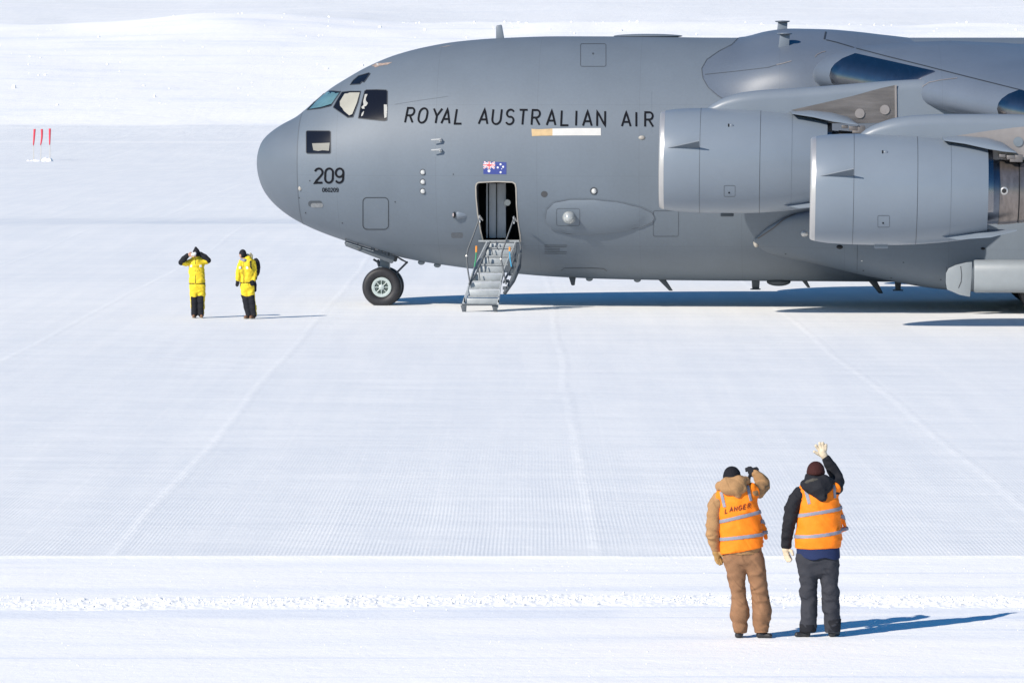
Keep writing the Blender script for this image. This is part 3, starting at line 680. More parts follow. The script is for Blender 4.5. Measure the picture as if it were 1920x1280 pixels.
for side in (-1, 1):
    st = [2.0, 3.5, 4.2, 6, 8.3, 10, 12, 14.1, 17, 20, 23, 25.2]
    pts = [foil_pts(s, side) for s in st]; n = len(FOIL); mb = MB()
    mb.add([p for r_ in pts for p in r_], [(i * n + j, i * n + (j + 1) % n, (i + 1) * n + (j + 1) % n, (i + 1) * n + j) for i in range(len(st) - 1) for j in range(n)] + [tuple(range(n)), tuple((len(st) - 1) * n + j for j in range(n))])
    wg = mb.build('wing', M['wing'], AC, sharp=40)
    if side == -1: WB = BVHTree.FromPolygons([tuple(v.co) for v in wg.data.vertices], [tuple(p.vertices) for p in wg.data.polygons])
    lo = [(x, z) for x, z in FOIL if x <= .07]; seq = [k for k in range(len(FOIL)) if FOIL[k][0] <= .07 and k > 12] + [k for k in range(13) if FOIL[k][0] <= .07]
    for a, b in ((3.95, 6.5), (9.0, 12.0), (13.4, 24.8)):
        mb = MB(); ss = [a, a + .03] + [a + .03 + (b - a - .06) * i / 10 for i in range(1, 10)] + [b - .03, b]
        rows_ = []
        for s in ss:
            le, ch = wing_at(s); g = .03 if a + .01 < s < b - .01 else .0
            rows_.append([Vector((le.x + FOIL[k][0] * ch + (FOIL[k][0] - .07) * 9 * g, side * s, le.z + FOIL[k][1] * ch * 1.12 + (1 if FOIL[k][1] > 0 else -1 if FOIL[k][1] < 0 else 0) * g * .8)) for k in seq])
        m_ = len(seq); mb.add([p for r_ in rows_ for p in r_], [(i * m_ + j, i * m_ + j + 1, (i + 1) * m_ + j + 1, (i + 1) * m_ + j) for i in range(len(ss) - 1) for j in range(m_ - 1)])
        mb.build('leading_edge_slat', M['polish'], AC, sharp=40)
# hinge line on the wing top
fv = [tuple(v.co) for v in FAIR.data.vertices]; ff = [tuple(p.vertices) for p in FAIR.data.polygons]
wo = [o for o in AC.children if o.name == 'wing'][0].data
WF = BVHTree.FromPolygons(fv + [tuple(v.co) for v in wo.vertices], ff + [tuple(i + len(fv) for i in p.vertices) for p in wo.polygons])
ribbon('slat_hinge_line', [(1549, 75.5), (1570, 80.5), (1605, 91), (1660, 105.5), (1730, 123), (1800, 141), (1860, 156), (1918, 170.5)], 1.5, M['seam'], off=.012, bv=WF)
ribbon('fairing_gap', [(1548.5, 60.5), (1545.5, 74.5)], 3.0, M['seam'], off=.014, bv=WF)
ribbon('fairing_pale_line', [(1727, 169), (1731, 162), (1742, 155), (1765, 150.5), (1795, 147)], 1.2, M['titan2'], off=.012, bv=WF)  # pale crescent line along the leading-edge bulge
ribbon('fairing_pale_line', [(1528, 108), (1532, 103), (1540, 99), (1548, 97)], 1.1, M['titan2'], off=.012, bv=WF)

# ---- engines and pylons
def engine(Yc, u0, vc, top, metal_tri=None):
    """nacelle whose lip stands at pixel u0 and axis at row vc, on the plane Y = Yc"""
    L0 = P(u0, vc, Yc); ax = Vector((1, 0, -.012)).normalized(); parts = []
    outer = [(.12, 1.285), (.25, 1.31), (.45, 1.335), (.8, 1.355), (1.2, 1.365), (1.7, 1.368), (2.2, 1.36), (2.7, 1.335), (3.2, 1.29), (3.7, 1.225), (4.1, 1.155), (4.33, 1.105), (4.33, 1.07), (4.0, 1.10), (3.4, 1.12)]
    mb = MB(); mb.lathe(L0, ax, outer, 96); na_ = mb.build('nacelle', M['nacelle'], AC, sharp=40); parts.append(na_)
    n_bv = BVHTree.FromPolygons([tuple(v.co) for v in na_.data.vertices], [tuple(p.vertices) for p in na_.data.polygons])
    sc = FPX / ((L0 - CAM).dot(fwd))
    mb = MB(); mb.lathe(L0, ax, [(.13, 1.288), (.06, 1.27), (.02, 1.25), (.0, 1.22), (.015, 1.19), (.06, 1.165), (.13, 1.15)], 96)
    for k_, v in enumerate(mb.v): mb.v[k_] = v
    parts.append(mb.build('inlet_lip', M['lip'], na_, sharp=None))
    mb = MB(); mb.lathe(L0, ax, [(.13, 1.15), (.6, 1.10), (1.2, 1.06), (1.3, 1.05)], 64); mb.build('inlet_duct', M['pylon'], na_)
    mb = MB(); mb.lathe(L0, ax, [(1.0, .02), (1.15, .16), (1.35, .26)], 32)
    for i in range(36):
        a = 2 * math.pi * i / 36; d = Vector((0, math.cos(a), math.sin(a))); e = Vector((0, -math.sin(a), math.cos(a)))
        c0 = L0 + ax * 1.3 + d * .22; c1 = L0 + ax * 1.3 + d * 1.04
        mb.hexa([c0 - e * .02 - ax * .02, c0 + e * .02 + ax * .04, c1 + e * .07 + ax * .1, c1 - e * .06 - ax * .02] + [q + ax * .02 for q in (c0 - e * .02 - ax * .02, c0 + e * .02 + ax * .04, c1 + e * .07 + ax * .1, c1 - e * .06 - ax * .02)])
    mb.build('fan', M['gdark'], na_)
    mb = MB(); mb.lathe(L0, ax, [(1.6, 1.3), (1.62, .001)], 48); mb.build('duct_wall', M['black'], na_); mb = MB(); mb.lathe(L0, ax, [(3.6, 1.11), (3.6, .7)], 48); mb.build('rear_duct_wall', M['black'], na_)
    mb = MB(); mb.lathe(L0, ax, [(3.6, .84), (4.2, .84), (4.5, .82), (4.75, .80)], 64); mb.build('core_cowl', mat('core_cowl_blue', (.16, .18, .22), .35, metal=.7, var=.2, vscale=3), na_)
    mb = MB(); mb.lathe(L0, ax, [(4.62, .83), (4.9, .81), (5.08, .79)], 64); mb.lathe(L0, ax, [(5.11, .79), (5.5, .73), (6.0, .62), (6.05, .58), (5.6, .55)], 64); mb.build('exhaust_cowl', M['core'], na_)
    mb = MB(); mb.lathe(L0, ax, [(5.08, .77), (5.11, .77)], 64); mb.build('exhaust_seam', M['black'], na_)
    mb = MB(); mb.lathe(L0, ax, [(5.5, .40), (6.3, .34), (6.9, .1), (7.0, .001)], 32, cap0=True); mb.build('exhaust_plug', M['core'], na_)
    # seams
    for sx in (1.05, 2.60, 3.42):
        r0 = hermite([a for a, _ in outer[:12]], [b for _, b in outer[:12]])
        w_ = .010 if sx != 3.42 else .004
        mb = MB(); mb.lathe(L0, ax, [(sx, r0(sx) + .003), (sx + w_, r0(sx + w_) + .003)], 96); mb.build('nacelle_seam', M['seam'] if sx == 2.6 else M['soft_seam'], na_)
    # strake, in darker paint that stands for its shaded underside
    a0 = R(14); d0 = Vector((0, -math.cos(a0), math.sin(a0)))
    q0, q1 = L0 + ax * .18 + d0 * 1.28, L0 + ax * 1.05 + d0 * 1.35; tip = q1 + Vector((0, -.30, .19))
    mb = MB(); mb.prism([q0, q1, tip], (0, .012, .022)); mb.build('strake', M['radome'], na_, smooth=False)
    # small details
    for du, dv, nm_ in ((137, -68, 'latch'),):
        p = surf(u0 + du * sc / 76.7, vc + dv * sc / 76.7, 0, n_bv); mb = MB(); mb.box(p, (.03, .05, .11)); mb.build(nm_, M['letter'], na_, bevel=.004)
        mb = MB(); mb.ball(p + Vector((.07, 0, 0)), (.06, .02, .05), 12); mb.build('latch_cover', M['pylon'], na_)
    k = sc / 76.7; cu, cv = u0 + 138 * k, vc + 62 * k
    ribbon('access_panel_outline', rrect(cu - 10 * k, cv - 11 * k, cu + 12 * k, cv + 11 * k, 2), .7, M['soft_seam'], closed=True, parent=na_, off=.005, bv=n_bv)
    patch('access_port', oval(cu, cv + 3, 1.7, 1.8, 10), .008, M['letter'], parent=na_, step=3, bv=n_bv)
    # lower vane and drain
    mb = MB(); b0 = L0 + ax * 1.75 - Vector((0, 0, 1.40)); mb.box(b0, (.34, .16, .1)); mb.build('drain_box', M['gdark'] if Yc > -10 else M['nacelle'], na_, bevel=.02)
    # lower side fin at the rear
    c0 = L0 + ax * 3.1 + Vector((0, -.62, -1.10)); c1 = L0 + ax * 4.33 + Vector((0, -.5, -.97)); 
    mb = MB(); mb.prism([c0, c0 + Vector((.5, -.10, -.10)), c0 + Vector((1.3, -.16, -.04)), c0 + Vector((1.95, -.05, .12)), c0 + Vector((1.3, .3, .12))], (0, .03, .035)); mb.build('rear_vane', M['nacelle'], na_, bevel=.01)
    # thrust reverser strip (blue-grey slot upper rear)
    mb = MB(); n2 = 20; rr = [(4.30, 1.085), (4.46, 1.06)]
    v2 = []
    for h_, r_ in rr:
        for j in range(n2 + 1):
            a = R(-28 + 100 * j / n2); v2.append(L0 + ax * h_ + Vector((0, -math.cos(a), math.sin(a))) * r_)
    mb.add(v2, [(j, j + 1, n2 + 2 + j, n2 + 1 + j) for j in range(n2)]); mb.build('reverser_sleeve', M['polish'], na_)
    return na_, L0, n_bv
def loft_pylon(Yc, tops, bots, tks, m):
    mb = MB(); k = 14; rows_ = []
    us = sorted(set([u for u, _ in tops] + [u for u, _ in bots])); tf = hermite([u for u, _ in tops], [v for _, v in tops]); bf = hermite([u for u, _ in bots], [v for _, v in bots]); kf = hermite([u for u, _ in tks], [t for _, t in tks])
    us = np.arange(tops[0][0], tops[-1][0] + 1, 9)
    for u in us:
        zt, zb = P(u, tf(u), Yc), P(u, bf(u), Yc); th = kf(u); r_ = min(th, (zt.z - zb.z) * .5); row = [Vector((zt.x, Yc - th, zb.z))]
        for i in range(k + 1):
            a = math.pi - math.pi * i / k; row.append(Vector((zt.x, Yc + math.cos(a) * th, zt.z - r_ + math.sin(a) * r_)))
        row.append(Vector((zt.x, Yc + th, zb.z))); rows_.append(row)
    n = len(rows_[0]); mb.add([p for r_ in rows_ for p in r_], [(i * n + j, i * n + (j + 1) % n, (i + 1) * n + (j + 1) % n, (i + 1) * n + j) for i in range(len(rows_) - 1) for j in range(n)] + [tuple(range(n)), tuple((len(rows_) - 1) * n + j for j in range(n))])
    return mb.build('pylon', m, AC, sharp=45)
def side_panel(name, Yc, th, pts, m, off=.012, parent=None, t=.02):
    mb = MB(); q = [P(u, v, Yc - th - off) for u, v in pts]; mb.prism(q, (0, t, 0)); return mb.build(name, m, parent or AC, smooth=False)
EY1, EY2 = -12.7, -6.5
na1, L1, bv1 = engine(EY1, 1519, 353.5, None)
na2, L2, bv2 = engine(EY2, 1237.5, 300, None)
M['seam2'] = M['seam']
py2 = loft_pylon(EY2, [(1318, 212), (1326, 203), (1340, 193), (1362, 182), (1390, 174), (1430, 169), (1500, 165), (1590, 158), (1680, 151), (1760, 148), (1840, 150), (1960, 160)],
                 [(1318, 230), (1500, 230), (1600, 232), (1700, 232), (1960, 240)], [(1318, .05), (1350, .2), (1420, .27), (1900, .27), (1960, .2)], M['pylon'])
py1 = loft_pylon(EY1, [(1603, 262), (1612, 252), (1628, 240), (1650, 230), (1680, 221), (1720, 216), (1780, 214), (1860, 214), (1960, 217), (2060, 222), (2240, 232)],
                 [(1603, 290), (1760, 290), (1960, 300), (2240, 290)], [(1603, .05), (1635, .2), (1700, .27), (2200, .27), (2240, .2)], M['pylon'])
t2 = side_panel('heat_shield', EY2, .27, [(1484, 206.5), (1540, 194), (1600, 180), (1650, 166), (1678, 160), (1680, 200), (1679, 231), (1560, 231), (1520, 214)], M['titan'], parent=py2)
side_panel('shield_edge', EY2, .29, [(1677.5, 160), (1681, 159), (1682, 230), (1678, 230)], M['titan2'], parent=py2)
for (u, v, r_) in ((1612, 213, 9), (1659, 206, 9)):
    mb = MB(); mb.lathe(P(u, v, EY2 - .30), (0, -1, 0), [(-.02, r_ / 72), (.012, r_ / 72), (.014, .001)], 24); mb.build('shield_cap', M['titan2'], t2)
t1 = side_panel('heat_shield', EY1, .27, [(1795, 254.5), (1850, 246), (1905, 239), (1990, 232), (1990, 300), (1860, 300), (1850, 262)], M['titan2'], parent=py1)
mb = MB(); mb.lathe(P(1909, 266, EY1 - .30), (0, -1, 0), [(-.02, .12), (.012, .12), (.014, .001)], 24); mb.build('shield_cap', M['gear'], t1)
# tongue fairings aft of each nacelle top, clutter under them
def tongue(Yc, pts_t, pts_b, par):
    mb = MB(); rows_ = []; k = 10
    for (ut, vt), (ub, vb) in zip(pts_t, pts_b):
        a, b = P(ut, vt, Yc - .25), P(ub, vb, Yc - .62)
        rows_.append([Vector((a.x + (b.x - a.x) * i / k, Yc - .2 - .52 * math.sin(math.pi / 2 * i / k), b.z + (a.z - b.z) * math.cos(math.pi / 2 * i / k))) for i in range(k + 1)] + [Vector((b.x, Yc, b.z)), Vector((a.x, Yc, a.z))])
    n = len(rows_[0]); mb.add([p for r_ in rows_ for p in r_], [(i * n + j, i * n + (j + 1) % n, (i + 1) * n + (j + 1) % n, (i + 1) * n + j) for i in range(len(rows_) - 1) for j in range(n)] + [tuple(range(n)), tuple((len(rows_) - 1) * n + j for j in range(n))])
    return mb.build('aft_cowl_fairing', M['nacelle'], par, sharp=40)
tongue(EY1, [(1765, 257), (1800, 254.5), (1850, 258), (1880, 267), (1904, 284)], [(1770, 264), (1810, 270), (1850, 279), (1880, 284), (1905, 286.5)], na1)
tongue(EY2, [(1480, 209), (1520, 207), (1560, 211), (1590, 219), (1608, 232)], [(1486, 214), (1525, 220), (1560, 228), (1588, 232), (1609, 234)], na2)
for (Yc, uo, vo, par) in ((EY1, 1873, 285, na1), (EY2, 1578, 231, na2)):
    mb = MB()
    for (du, dv, wu, hv) in ((0, 4, 12, 6), (14, 6, 16, 8), (30, 5, 14, 10), (20, 14, 24, 5)):
        a, b = P(uo + du, vo + dv, Yc - .5), P(uo + du + wu, vo + dv + hv, Yc - .5); mb.box((a + b) / 2, (abs(b.x - a.x), .3, abs(b.z - a.z)))
    mb.build('mount_brackets', M['titan'], par, bevel=.01)
p = P(1883, 358, EY1 - .86); mb = MB(); mb.lathe(p + Vector((0, .06, 0)), (0, -1, 0), [(0, .10), (.03, .095), (.04, .06), (.03, .055)], 20); mb.build('core_port_rim', M['lip'], na1)
mb = MB(); mb.lathe(p + Vector((0, .06, 0)), (0, -1, 0), [(.028, .056), (.029, .001)], 20); mb.build('core_port', M['black'], na1)
# far-side engines and pylons: mirrored copies
def mirror_tree(o, par):
    c = o.copy(); COL.objects.link(c); c.parent = par
    if o.data:
        c.data = o.data.copy(); c.data.transform(Matrix.Scale(-1, 4, (0, 1, 0))); c.data.flip_normals()
    for ch in list(o.children): mirror_tree(ch, c)
for o in (na1, na2, py1, py2): mirror_tree(o, AC)

# ---- tail beyond the frame
mb = MB(); mb.prism([(41, -.25, 6.6), (50.5, -.25, 6.3), (53.5, -.25, 16.2), (47.5, -.25, 16.2)], (0, .5, 0)); mb.build('tail_fin', M['wing'], AC, bevel=.15)
for s_ in (-1, 1):
    mb = MB(); mb.hexa([(47.6, 0, 16.1), (53.6, 0, 16.1), (56, s_ * 9.9, 16.0), (53.2, s_ * 9.9, 16.0), (47.6, 0, 16.4), (53.6, 0, 16.25), (56, s_ * 9.9, 16.1), (53.2, s_ * 9.9, 16.15)]); mb.build('tailplane', M['wing'], AC, bevel=.04)

# ---- main gear pod
sp_top = hermite([1412, 1440, 1490, 1600, 1900, 2300, 2800, 3000], [452, 426, 402, 388, 380, 382, 420, 450])
sp_bot = hermite([1412, 1430, 1455, 1530, 1640, 1760, 1826, 2300, 2800, 3000], [458, 474, 484, 500, 524, 545, 550, 550, 520, 480])
sp_out = hermite([1412, 1430, 1470, 1600, 1800, 1900, 2300, 2800, 3000], [.03, .08, .22, .72, 1.22, 1.32, 1.35, .8, .1])
def pod_ring(u, side, n=30):
    a, b = P(u, sp_top(u), -3.9), P(u, sp_bot(u), -4.2); e = sp_out(u); zc = (a.z + b.z) / 2; hh = (a.z - b.z) / 2
    out = []
    for i in range(n + 1):
        t = math.pi * i / n; c, s = math.cos(t), math.sin(t)
        bx = smooth(.1, .8, e); z = zc + math.copysign(abs(c) ** (.75 - .2 * bx), c) * hh
        q = max(-1, min(1, (z - 4.0) / 3.4)); base = 3.43 * math.sqrt(1 - q * q)
        out.append(Vector((a.x, side * (max(base, 1.9) - .15 + (e + .15) * abs(s) ** (.62 - .3 * bx) + (3.15 - max(base, 1.9)) * smooth(0, .9, e) * abs(s) ** (.5 - .2 * bx)), z)))
    out += [Vector((a.x, side * .9, out[-1].z)), Vector((a.x, side * .9, out[0].z))]
    return out
for side in (-1, 1):
    us = list(np.arange(1413, 1480, 5)) + list(np.arange(1480, 1840, 12)) + list(np.arange(1840, 3000, 40)); rows_ = [pod_ring(u, side) for u in us]; n = len(rows_[0]); mb = MB()
    mb.add([p for r_ in rows_ for p in r_], [(i * n + j, i * n + (j + 1) % n, (i + 1) * n + (j + 1) % n, (i + 1) * n + j) for i in range(len(rows_) - 1) for j in range(n)] + [tuple(range(n)), tuple((len(rows_) - 1) * n + j for j in range(n))])
    gp = mb.build('main_gear_pod', M['paint'], AC, sharp=50)
    if side == -1: GB = BVHTree.FromPolygons([tuple(v.co) for v in gp.data.vertices], [tuple(p.vertices) for p in gp.data.polygons])
ribbon('pod_seal', [(1421, 447), (1450, 428), (1470, 411), (1495, 399)], 1.6, mat('brown_sealant', (.10, .085, .08), .7), off=.012, bv=GB)
ribbon('pod_panel_seam', [(1608, 446), (1607, 515)], .9, M['soft_seam'], off=.006, bv=GB)
ribbon('pod_panel_seam', [(1775, 500), (1773, 545)], .9, M['soft_seam'], off=.006, bv=GB)
for (u, v, rx, rz, m_, nm_) in ((1509, 438, .11, .09, M['lip'], 'pod_light'), (1418, 455, .08, .13, M['frame'], 'pod_light'), (1575, 463, .10, .055, M['black'], 'pod_scoop'), (1843, 466, .06, .035, M['black'], 'pod_scoop')):
    p = surf(u, v, 0, GB if u > 1430 else None); mb = MB(); mb.ball(p, (rx, .06, rz), 16); mb.build(nm_, m_, AC)
for (u, v) in ((1473, 476), (1619, 507), (1671, 521), (1694, 492), (1718, 533), (1764, 524), (1616, 489)):
    patch('pod_fastener', oval(u, v, 1.7, 1.0, 8), .006, M['seam'] if u != 1616 else M['white'], step=3, bv=GB)
# sunlit pod patch as a slab and bay fairing, sunlight put into their paint
q = [P(u, v, -4.95) for u, v in ((1776, 543), (1773.5, 530), (1774, 512), (1779, 503), (1792, 497), (1812, 492), (1823, 491), (1822, 520), (1819, 556.5), (1800, 553))]
mb = MB(); mb.prism(q, (0, .09, 0)); gd = mb.build('sunlit_pod_patch', mat('sunlit_patch_paint', (.24, .27, .30), .45, var=.06, vscale=3), AC, bevel=.015)
mb = MB(); q2 = [P(u, v, -4.956) for u, v in ((1801, 499), (1803, 515), (1802, 528), (1797, 540))]
mb.tube(q2, .008, 6); mb.build('sunlit_patch_seam', M['seam'], gd)
a = P(1826, 518, -4.7); mb = MB(); rows_ = []; nn_ = 40
for dx, k_ in ((0, .82), (.0, .95), (.04, 1), (2.2, 1), (6, 1), (6.3, .8)):
    rows_.append([Vector((a.x + dx, -4.55 + math.copysign(abs(math.cos(t_)) ** .55, math.cos(t_)) * .47 * k_, a.z + math.copysign(abs(math.sin(t_)) ** .62, math.sin(t_)) * .432 * k_)) for t_ in [2 * math.pi * j / nn_ for j in range(nn_)]])
mb.add([p for r_ in rows_ for p in r_], [(i * nn_ + j, i * nn_ + (j + 1) % nn_, (i + 1) * nn_ + (j + 1) % nn_, (i + 1) * nn_ + j) for i in range(5) for j in range(nn_)] + [tuple(range(nn_)), tuple(5 * nn_ + j for j in range(nn_))])
mb.build('gear_bay_fairing', mat('sunlit_bay_paint', (.24, .27, .30), .5, var=.06, vscale=3), AC, sharp=40)
def wheel(c, r_, wd, parent, name='main_wheel', sides=(-1, 1), hubm=None):
    e = empty(name, c); e.parent = parent
    pr = [(-wd * .28, r_ * .50), (-wd * .40, r_ * .56), (-wd * .47, r_ * .66), (-wd * .5, r_ * .78), (-wd * .46, r_ * .9), (-wd * .36, r_ * .97), (-wd * .2, r_), (0, r_ * 1.004), (wd * .2, r_), (wd * .36, r_ * .97), (wd * .46, r_ * .9), (wd * .5, r_ * .78), (wd * .47, r_ * .66), (wd * .40, r_ * .56), (wd * .28, r_ * .50)]
    mb = MB(); mb.lathe((0, 0, 0), (0, 1, 0), pr, 72)
    for v in mb.v:                              # flattened where it carries the load
        lim = -r_ * .93
        if v.z < lim: v.z = lim; v.y *= 1.06
        elif v.z < -r_ * .6: v.y *= 1 + .06 * (-.6 * r_ - v.z) / (.33 * r_)
    mb.build('tyre', M['tyre'], e, sharp=None)
    mb = MB()
    for s in sides: mb.lathe((0, 0, 0), (0, s, 0), [(wd * .30, r_ * .52), (wd * .40, r_ * .50), (wd * .415, r_ * .44), (wd * .38, r_ * .36), (wd * .3, r_ * .335)], 48)
    for s in sides: mb.lathe((0, 0, 0), (0, s, 0), [(wd * .28, r_ * .15), (wd * .42, r_ * .14), (wd * .46, r_ * .09), (wd * .47, .001)], 20)
    for s in sides:
        for i in range(8):
            an = 2 * math.pi * i / 8; d = Vector((math.cos(an), 0, math.sin(an))); mb.tube([d * r_ * .12 + Vector((0, s * wd * .34, 0)), d * r_ * .36 + Vector((0, s * wd * .34, 0))], r_ * .028, 6)
    mb.build('rim', hubm or M['hub'], e)
    mb = MB()
    for s in sides: mb.lathe((0, 0, 0), (0, s, 0), [(wd * .3, r_ * .34), (wd * .302, .001)], 32)
    for s in sides:
        for i in range(10):
            an = 2 * math.pi * (i + .5) / 10; mb.ball((math.cos(an) * r_ * .25, s * wd * .33, math.sin(an) * r_ * .25), r_ * .04, 8)
    mb.build('hub_recess', M['hubdark'], e)
    return e
for xx in (1957, 2050, 2230, 2320):
    for yy in (-4.3, -3.0, 3.0, 4.3):
        c = P(xx, 500, -4.2); wheel((c.x, yy, .60), .62, .5, AC, hubm=M['gear'])
mb = MB()
for xx in (1957, 2050, 2230, 2320):
    c = P(xx, 500, -4.2)
    for s_ in (-1, 1): mb.tube([(c.x, s_ * 3.65, .6), (c.x, s_ * 3.65, 2.0)], .14, 12); mb.tube([(c.x, s_ * 4.3, .6), (c.x, s_ * 3.0, .6)], .1, 12)
mb.build('main_gear_strut', M['gdark'], AC)

# ---- nose gear
wc = P(716, 537.5, -.42); RW = 36.0 / (FPX / (wc - CAM).dot(fwd)) * 1.02
zc = RW * .93 + .0
for s_ in (-1, 1): wheel((wc.x + (0 if s_ < 0 else .0), s_ * .38, zc), RW, .40, AC, name='nose_wheel')
mb = MB(); mb.tube([(wc.x, -.42, zc), (wc.x, .42, zc)], .07, 16)
mb.tube([(wc.x, 0, zc - .05), (wc.x + .03, 0, zc + .5), (wc.x + .04, 0, 1.9)], [.10, .11, .13], 20)
a = P(720, 497, -.0); mb.box((a.x + .03, -.02, a.z - .02), (.26, .34, .42)); 
mb.build('nose_strut', M['gear'], AC, bevel=.012)
mb = MB()
for (u0, v0), (u1, v1), r_ in (((738, 478), (763, 492), .022), ((763, 492), (743, 512), .028), ((741, 480), (755, 489), .012), ((746, 481), (752, 487), .010), ((700, 486), (716, 496), .03), ((708, 487), (712, 500), .045)):
    mb.tube([P(u0, v0, -.12), P(u1, v1, -.12)], r_, 8)
for u, v in ((763, 492), (710, 491)): mb.ball(P(u, v, -.12), .035, 8)
mb.build('nose_torque_link', M['gdark'], AC)
a = [P(u, v, -.62) for u, v in ((645.5, 455), (649, 451.5), (738, 480), (739.5, 482), (737, 492.5), (734, 494), (648, 461.5))]
mb = MB(); mb.prism(a, (0, .06, 0)); nd = mb.build('nose_gear_door', mat('door_grey', (.085, .10, .118), .5, var=.1, vscale=4), AC, bevel=.01)
mirror_tree(nd, AC)
a = [P(u, v, -.655) for u, v in ((649, 453.8), (668, 460), (682, 464.4), (700, 470), (700, 471.5), (649, 455.3))]
mb = MB(); mb.prism(a, (0, .05, 0)); mb.build('door_edge', M['lip'], nd)
mb = MB(); mb.tube([P(670, 467.5, -.66), P(681, 462.5, -.66)], .014, 6); mb.tube([P(648, 452, -.66), P(649, 441, -.9)], .012, 6); mb.tube([P(671, 458, -.66), P(673, 450, -.8)], .016, 6)
for u, v in ((699, 466), (713, 471), (727, 476), (732, 476)): mb.box(P(u, v, -.60), (.10, .12, .10))
mb.build('door_hinge', M['gdark'], AC)
bay = MB(); bay.box(P(705, 462, 0) + Vector((0, 0, -.02)), (1.5, .9, .3)); 

# ---- crew stairs
ST = empty('crew_stairs', (0, 0, 0)); ST.parent = AC
T = [(913, 453), (970, 453)]
rowsv = [453, 465, 480.5, 496, 511.5, 527, 541, 556, 571.5]
Lx = hermite([453, 527, 541, 571.5, 584], [915, 882, 879, 868.5, 867]); Rx = hermite([453, 527, 541, 571.5, 584], [966, 938, 936.5, 932, 931])
Yv = hermite([453, 571.5, 584], [-2.72, -4.0, -4.05])
mbt, mbr = MB(), MB()
for i in range(8):
    v0, v1 = rowsv[i], rowsv[i + 1]; y0, y1 = Yv(v0), Yv(v1)
    if i >= 5: y0 -= .0
    a0, a1 = P(Lx(v0), v0, y0), P(Rx(v0), v0, y0); b0, b1 = P(Lx(v0) - 1, v1 - 1.5, y0 - .02), P(Rx(v0) - 1, v1 - 1.5, y0 - .02)
    # tread at the top of each row (horizontal plate reaching outwards)
    t_ = Vector((0, y1 - y0 - .02, 0)); k_ = Vector((0, 0, .035)); sh = Vector(((Lx(v1) - Lx(v0)) / 69, 0, 0)) * .0
    mbt.hexa([b0 + t_ - k_, b1 + t_ - k_, b1 - k_, b0 - k_, b0 + t_, b1 + t_, b1, b0])
    # riser
    mbr.hexa([b0 + Vector((0, -.012, 0)), b1 + Vector((0, -.012, 0)), b1 + Vector((0, .012, 0)), b0 + Vector((0, .012, 0)), a0 + Vector((0, -.012, -.04)), a1 + Vector((0, -.012, -.04)), a1 + Vector((0, .012, -.04)), a0 + Vector((0, .012, -.04))])
mbt.build('tread', M['tread'], ST, bevel=.006); mbr.build('riser', M['alu'], ST, bevel=.004)
mb = MB()                                    # side stringers
for fx, du in ((Lx, -1.2), (Rx, 1.2)):
    pts = [P(fx(v) + du, v, Yv(v) - .01) for v in (455, 470, 485, 500, 515, 530, 545, 560, 572)]
    w_ = Vector((0, .05, .10))
    for a, b in zip(pts, pts[1:]): mb.hexa([a - w_ + Vector((-.015, 0, 0)), a - w_ + Vector((.015, 0, 0)), b - w_ + Vector((.015, 0, 0)), b - w_ + Vector((-.015, 0, 0)), a + w_ * .4 + Vector((-.015, 0, 0)), a + w_ * .4 + Vector((.015, 0, 0)), b + w_ * .4 + Vector((.015, 0, 0)), b + w_ * .4 + Vector((-.015, 0, 0))])
mb.build('stringer', M['alu'], ST, sharp=30)
mb = MB()                                    # feet
for u in (870.5, 929):
    g = G(u, 584.5); tp = P(u, 572, g.y); mb.hexa([g + Vector(t) for t in ((-.05, -.04, 0), (.05, -.04, 0), (.05, .04, 0), (-.05, .04, 0))] + [tp + Vector(t) for t in ((-.1, -.03, 0), (.06, -.03, 0), (.06, .05, 0), (-.1, .05, 0))])
a, b = P(866, 570.5, -4.08), P(931, 571.5, -4.08); mb.tube([a, b], .022, 8)
mb.build('stair_foot', M['aludark'], ST, bevel=.006)
RL = [((899, 409), -3.25), ((888, 440), -3.32), ((877, 468), -3.45), ((875, 480), -3.5), ((877, 505), -3.62), ((881, 530), -3.75)]
RR = [((963, 411), -3.2), ((952, 442), -3.3), ((941, 474), -3.45), ((939.5, 486), -3.5), ((944, 508), -3.62), ((949, 533), -3.75)]
for rl in (RL, RR):
    mb = MB(); mb.tube([P(*a, y) for a, y in rl], .021, 8); hr = mb.build('handrail', M['gdark'], ST)
    mb = MB(); p = P(*rl[0][0], rl[0][1]); mb.tube([p + Vector((0, 0, -.12)), p + Vector((.01, 0, .05)), p + Vector((.07, .2, -.06))], [.03, .035, .02], 10); mb.ball(P(*rl[3][0], rl[3][1]), .035, 8); mb.build('rail_joint', M['lip'], hr)
mb = MB(); mb.tube([P(974, 478, -3.0), P(972, 500, -3.2), P(961, 526, -3.5), P(946, 550, -3.75)], [.06, .075, .075, .05], 12)
mb.tube([P(968, 455, -2.8), P(966, 480, -3.1), P(958, 502, -3.35), P(944, 530, -3.7)], .028, 8); mb.tube([P(975, 455, -2.8), P(977, 474, -2.95)], .02, 8)
mb.tube([P(919, 453, -2.8), P(893, 512, -3.45), P(880, 533, -3.72)], .026, 8)
for k in range(5):
    t = k / 4; a = P(972 - 22 * t, 488 + 52 * t, -3.1 - .6 * t); mb.box(a + Vector((-.06, 0, 0)), (.09, .08, .09))
mb.build('stair_strut', M['aludark'], ST)
mb = MB()
for (u, v) in ((930, 459), (921.5, 470.5), (915, 487), (908, 502), (898, 518)): mb.tube([P(u, v - 7, Yv(v) - .06), P(u + 2, v + 7, Yv(v + 6) - .06)], .014, 6)
mb.build('step_strap', M['gdark'], ST)
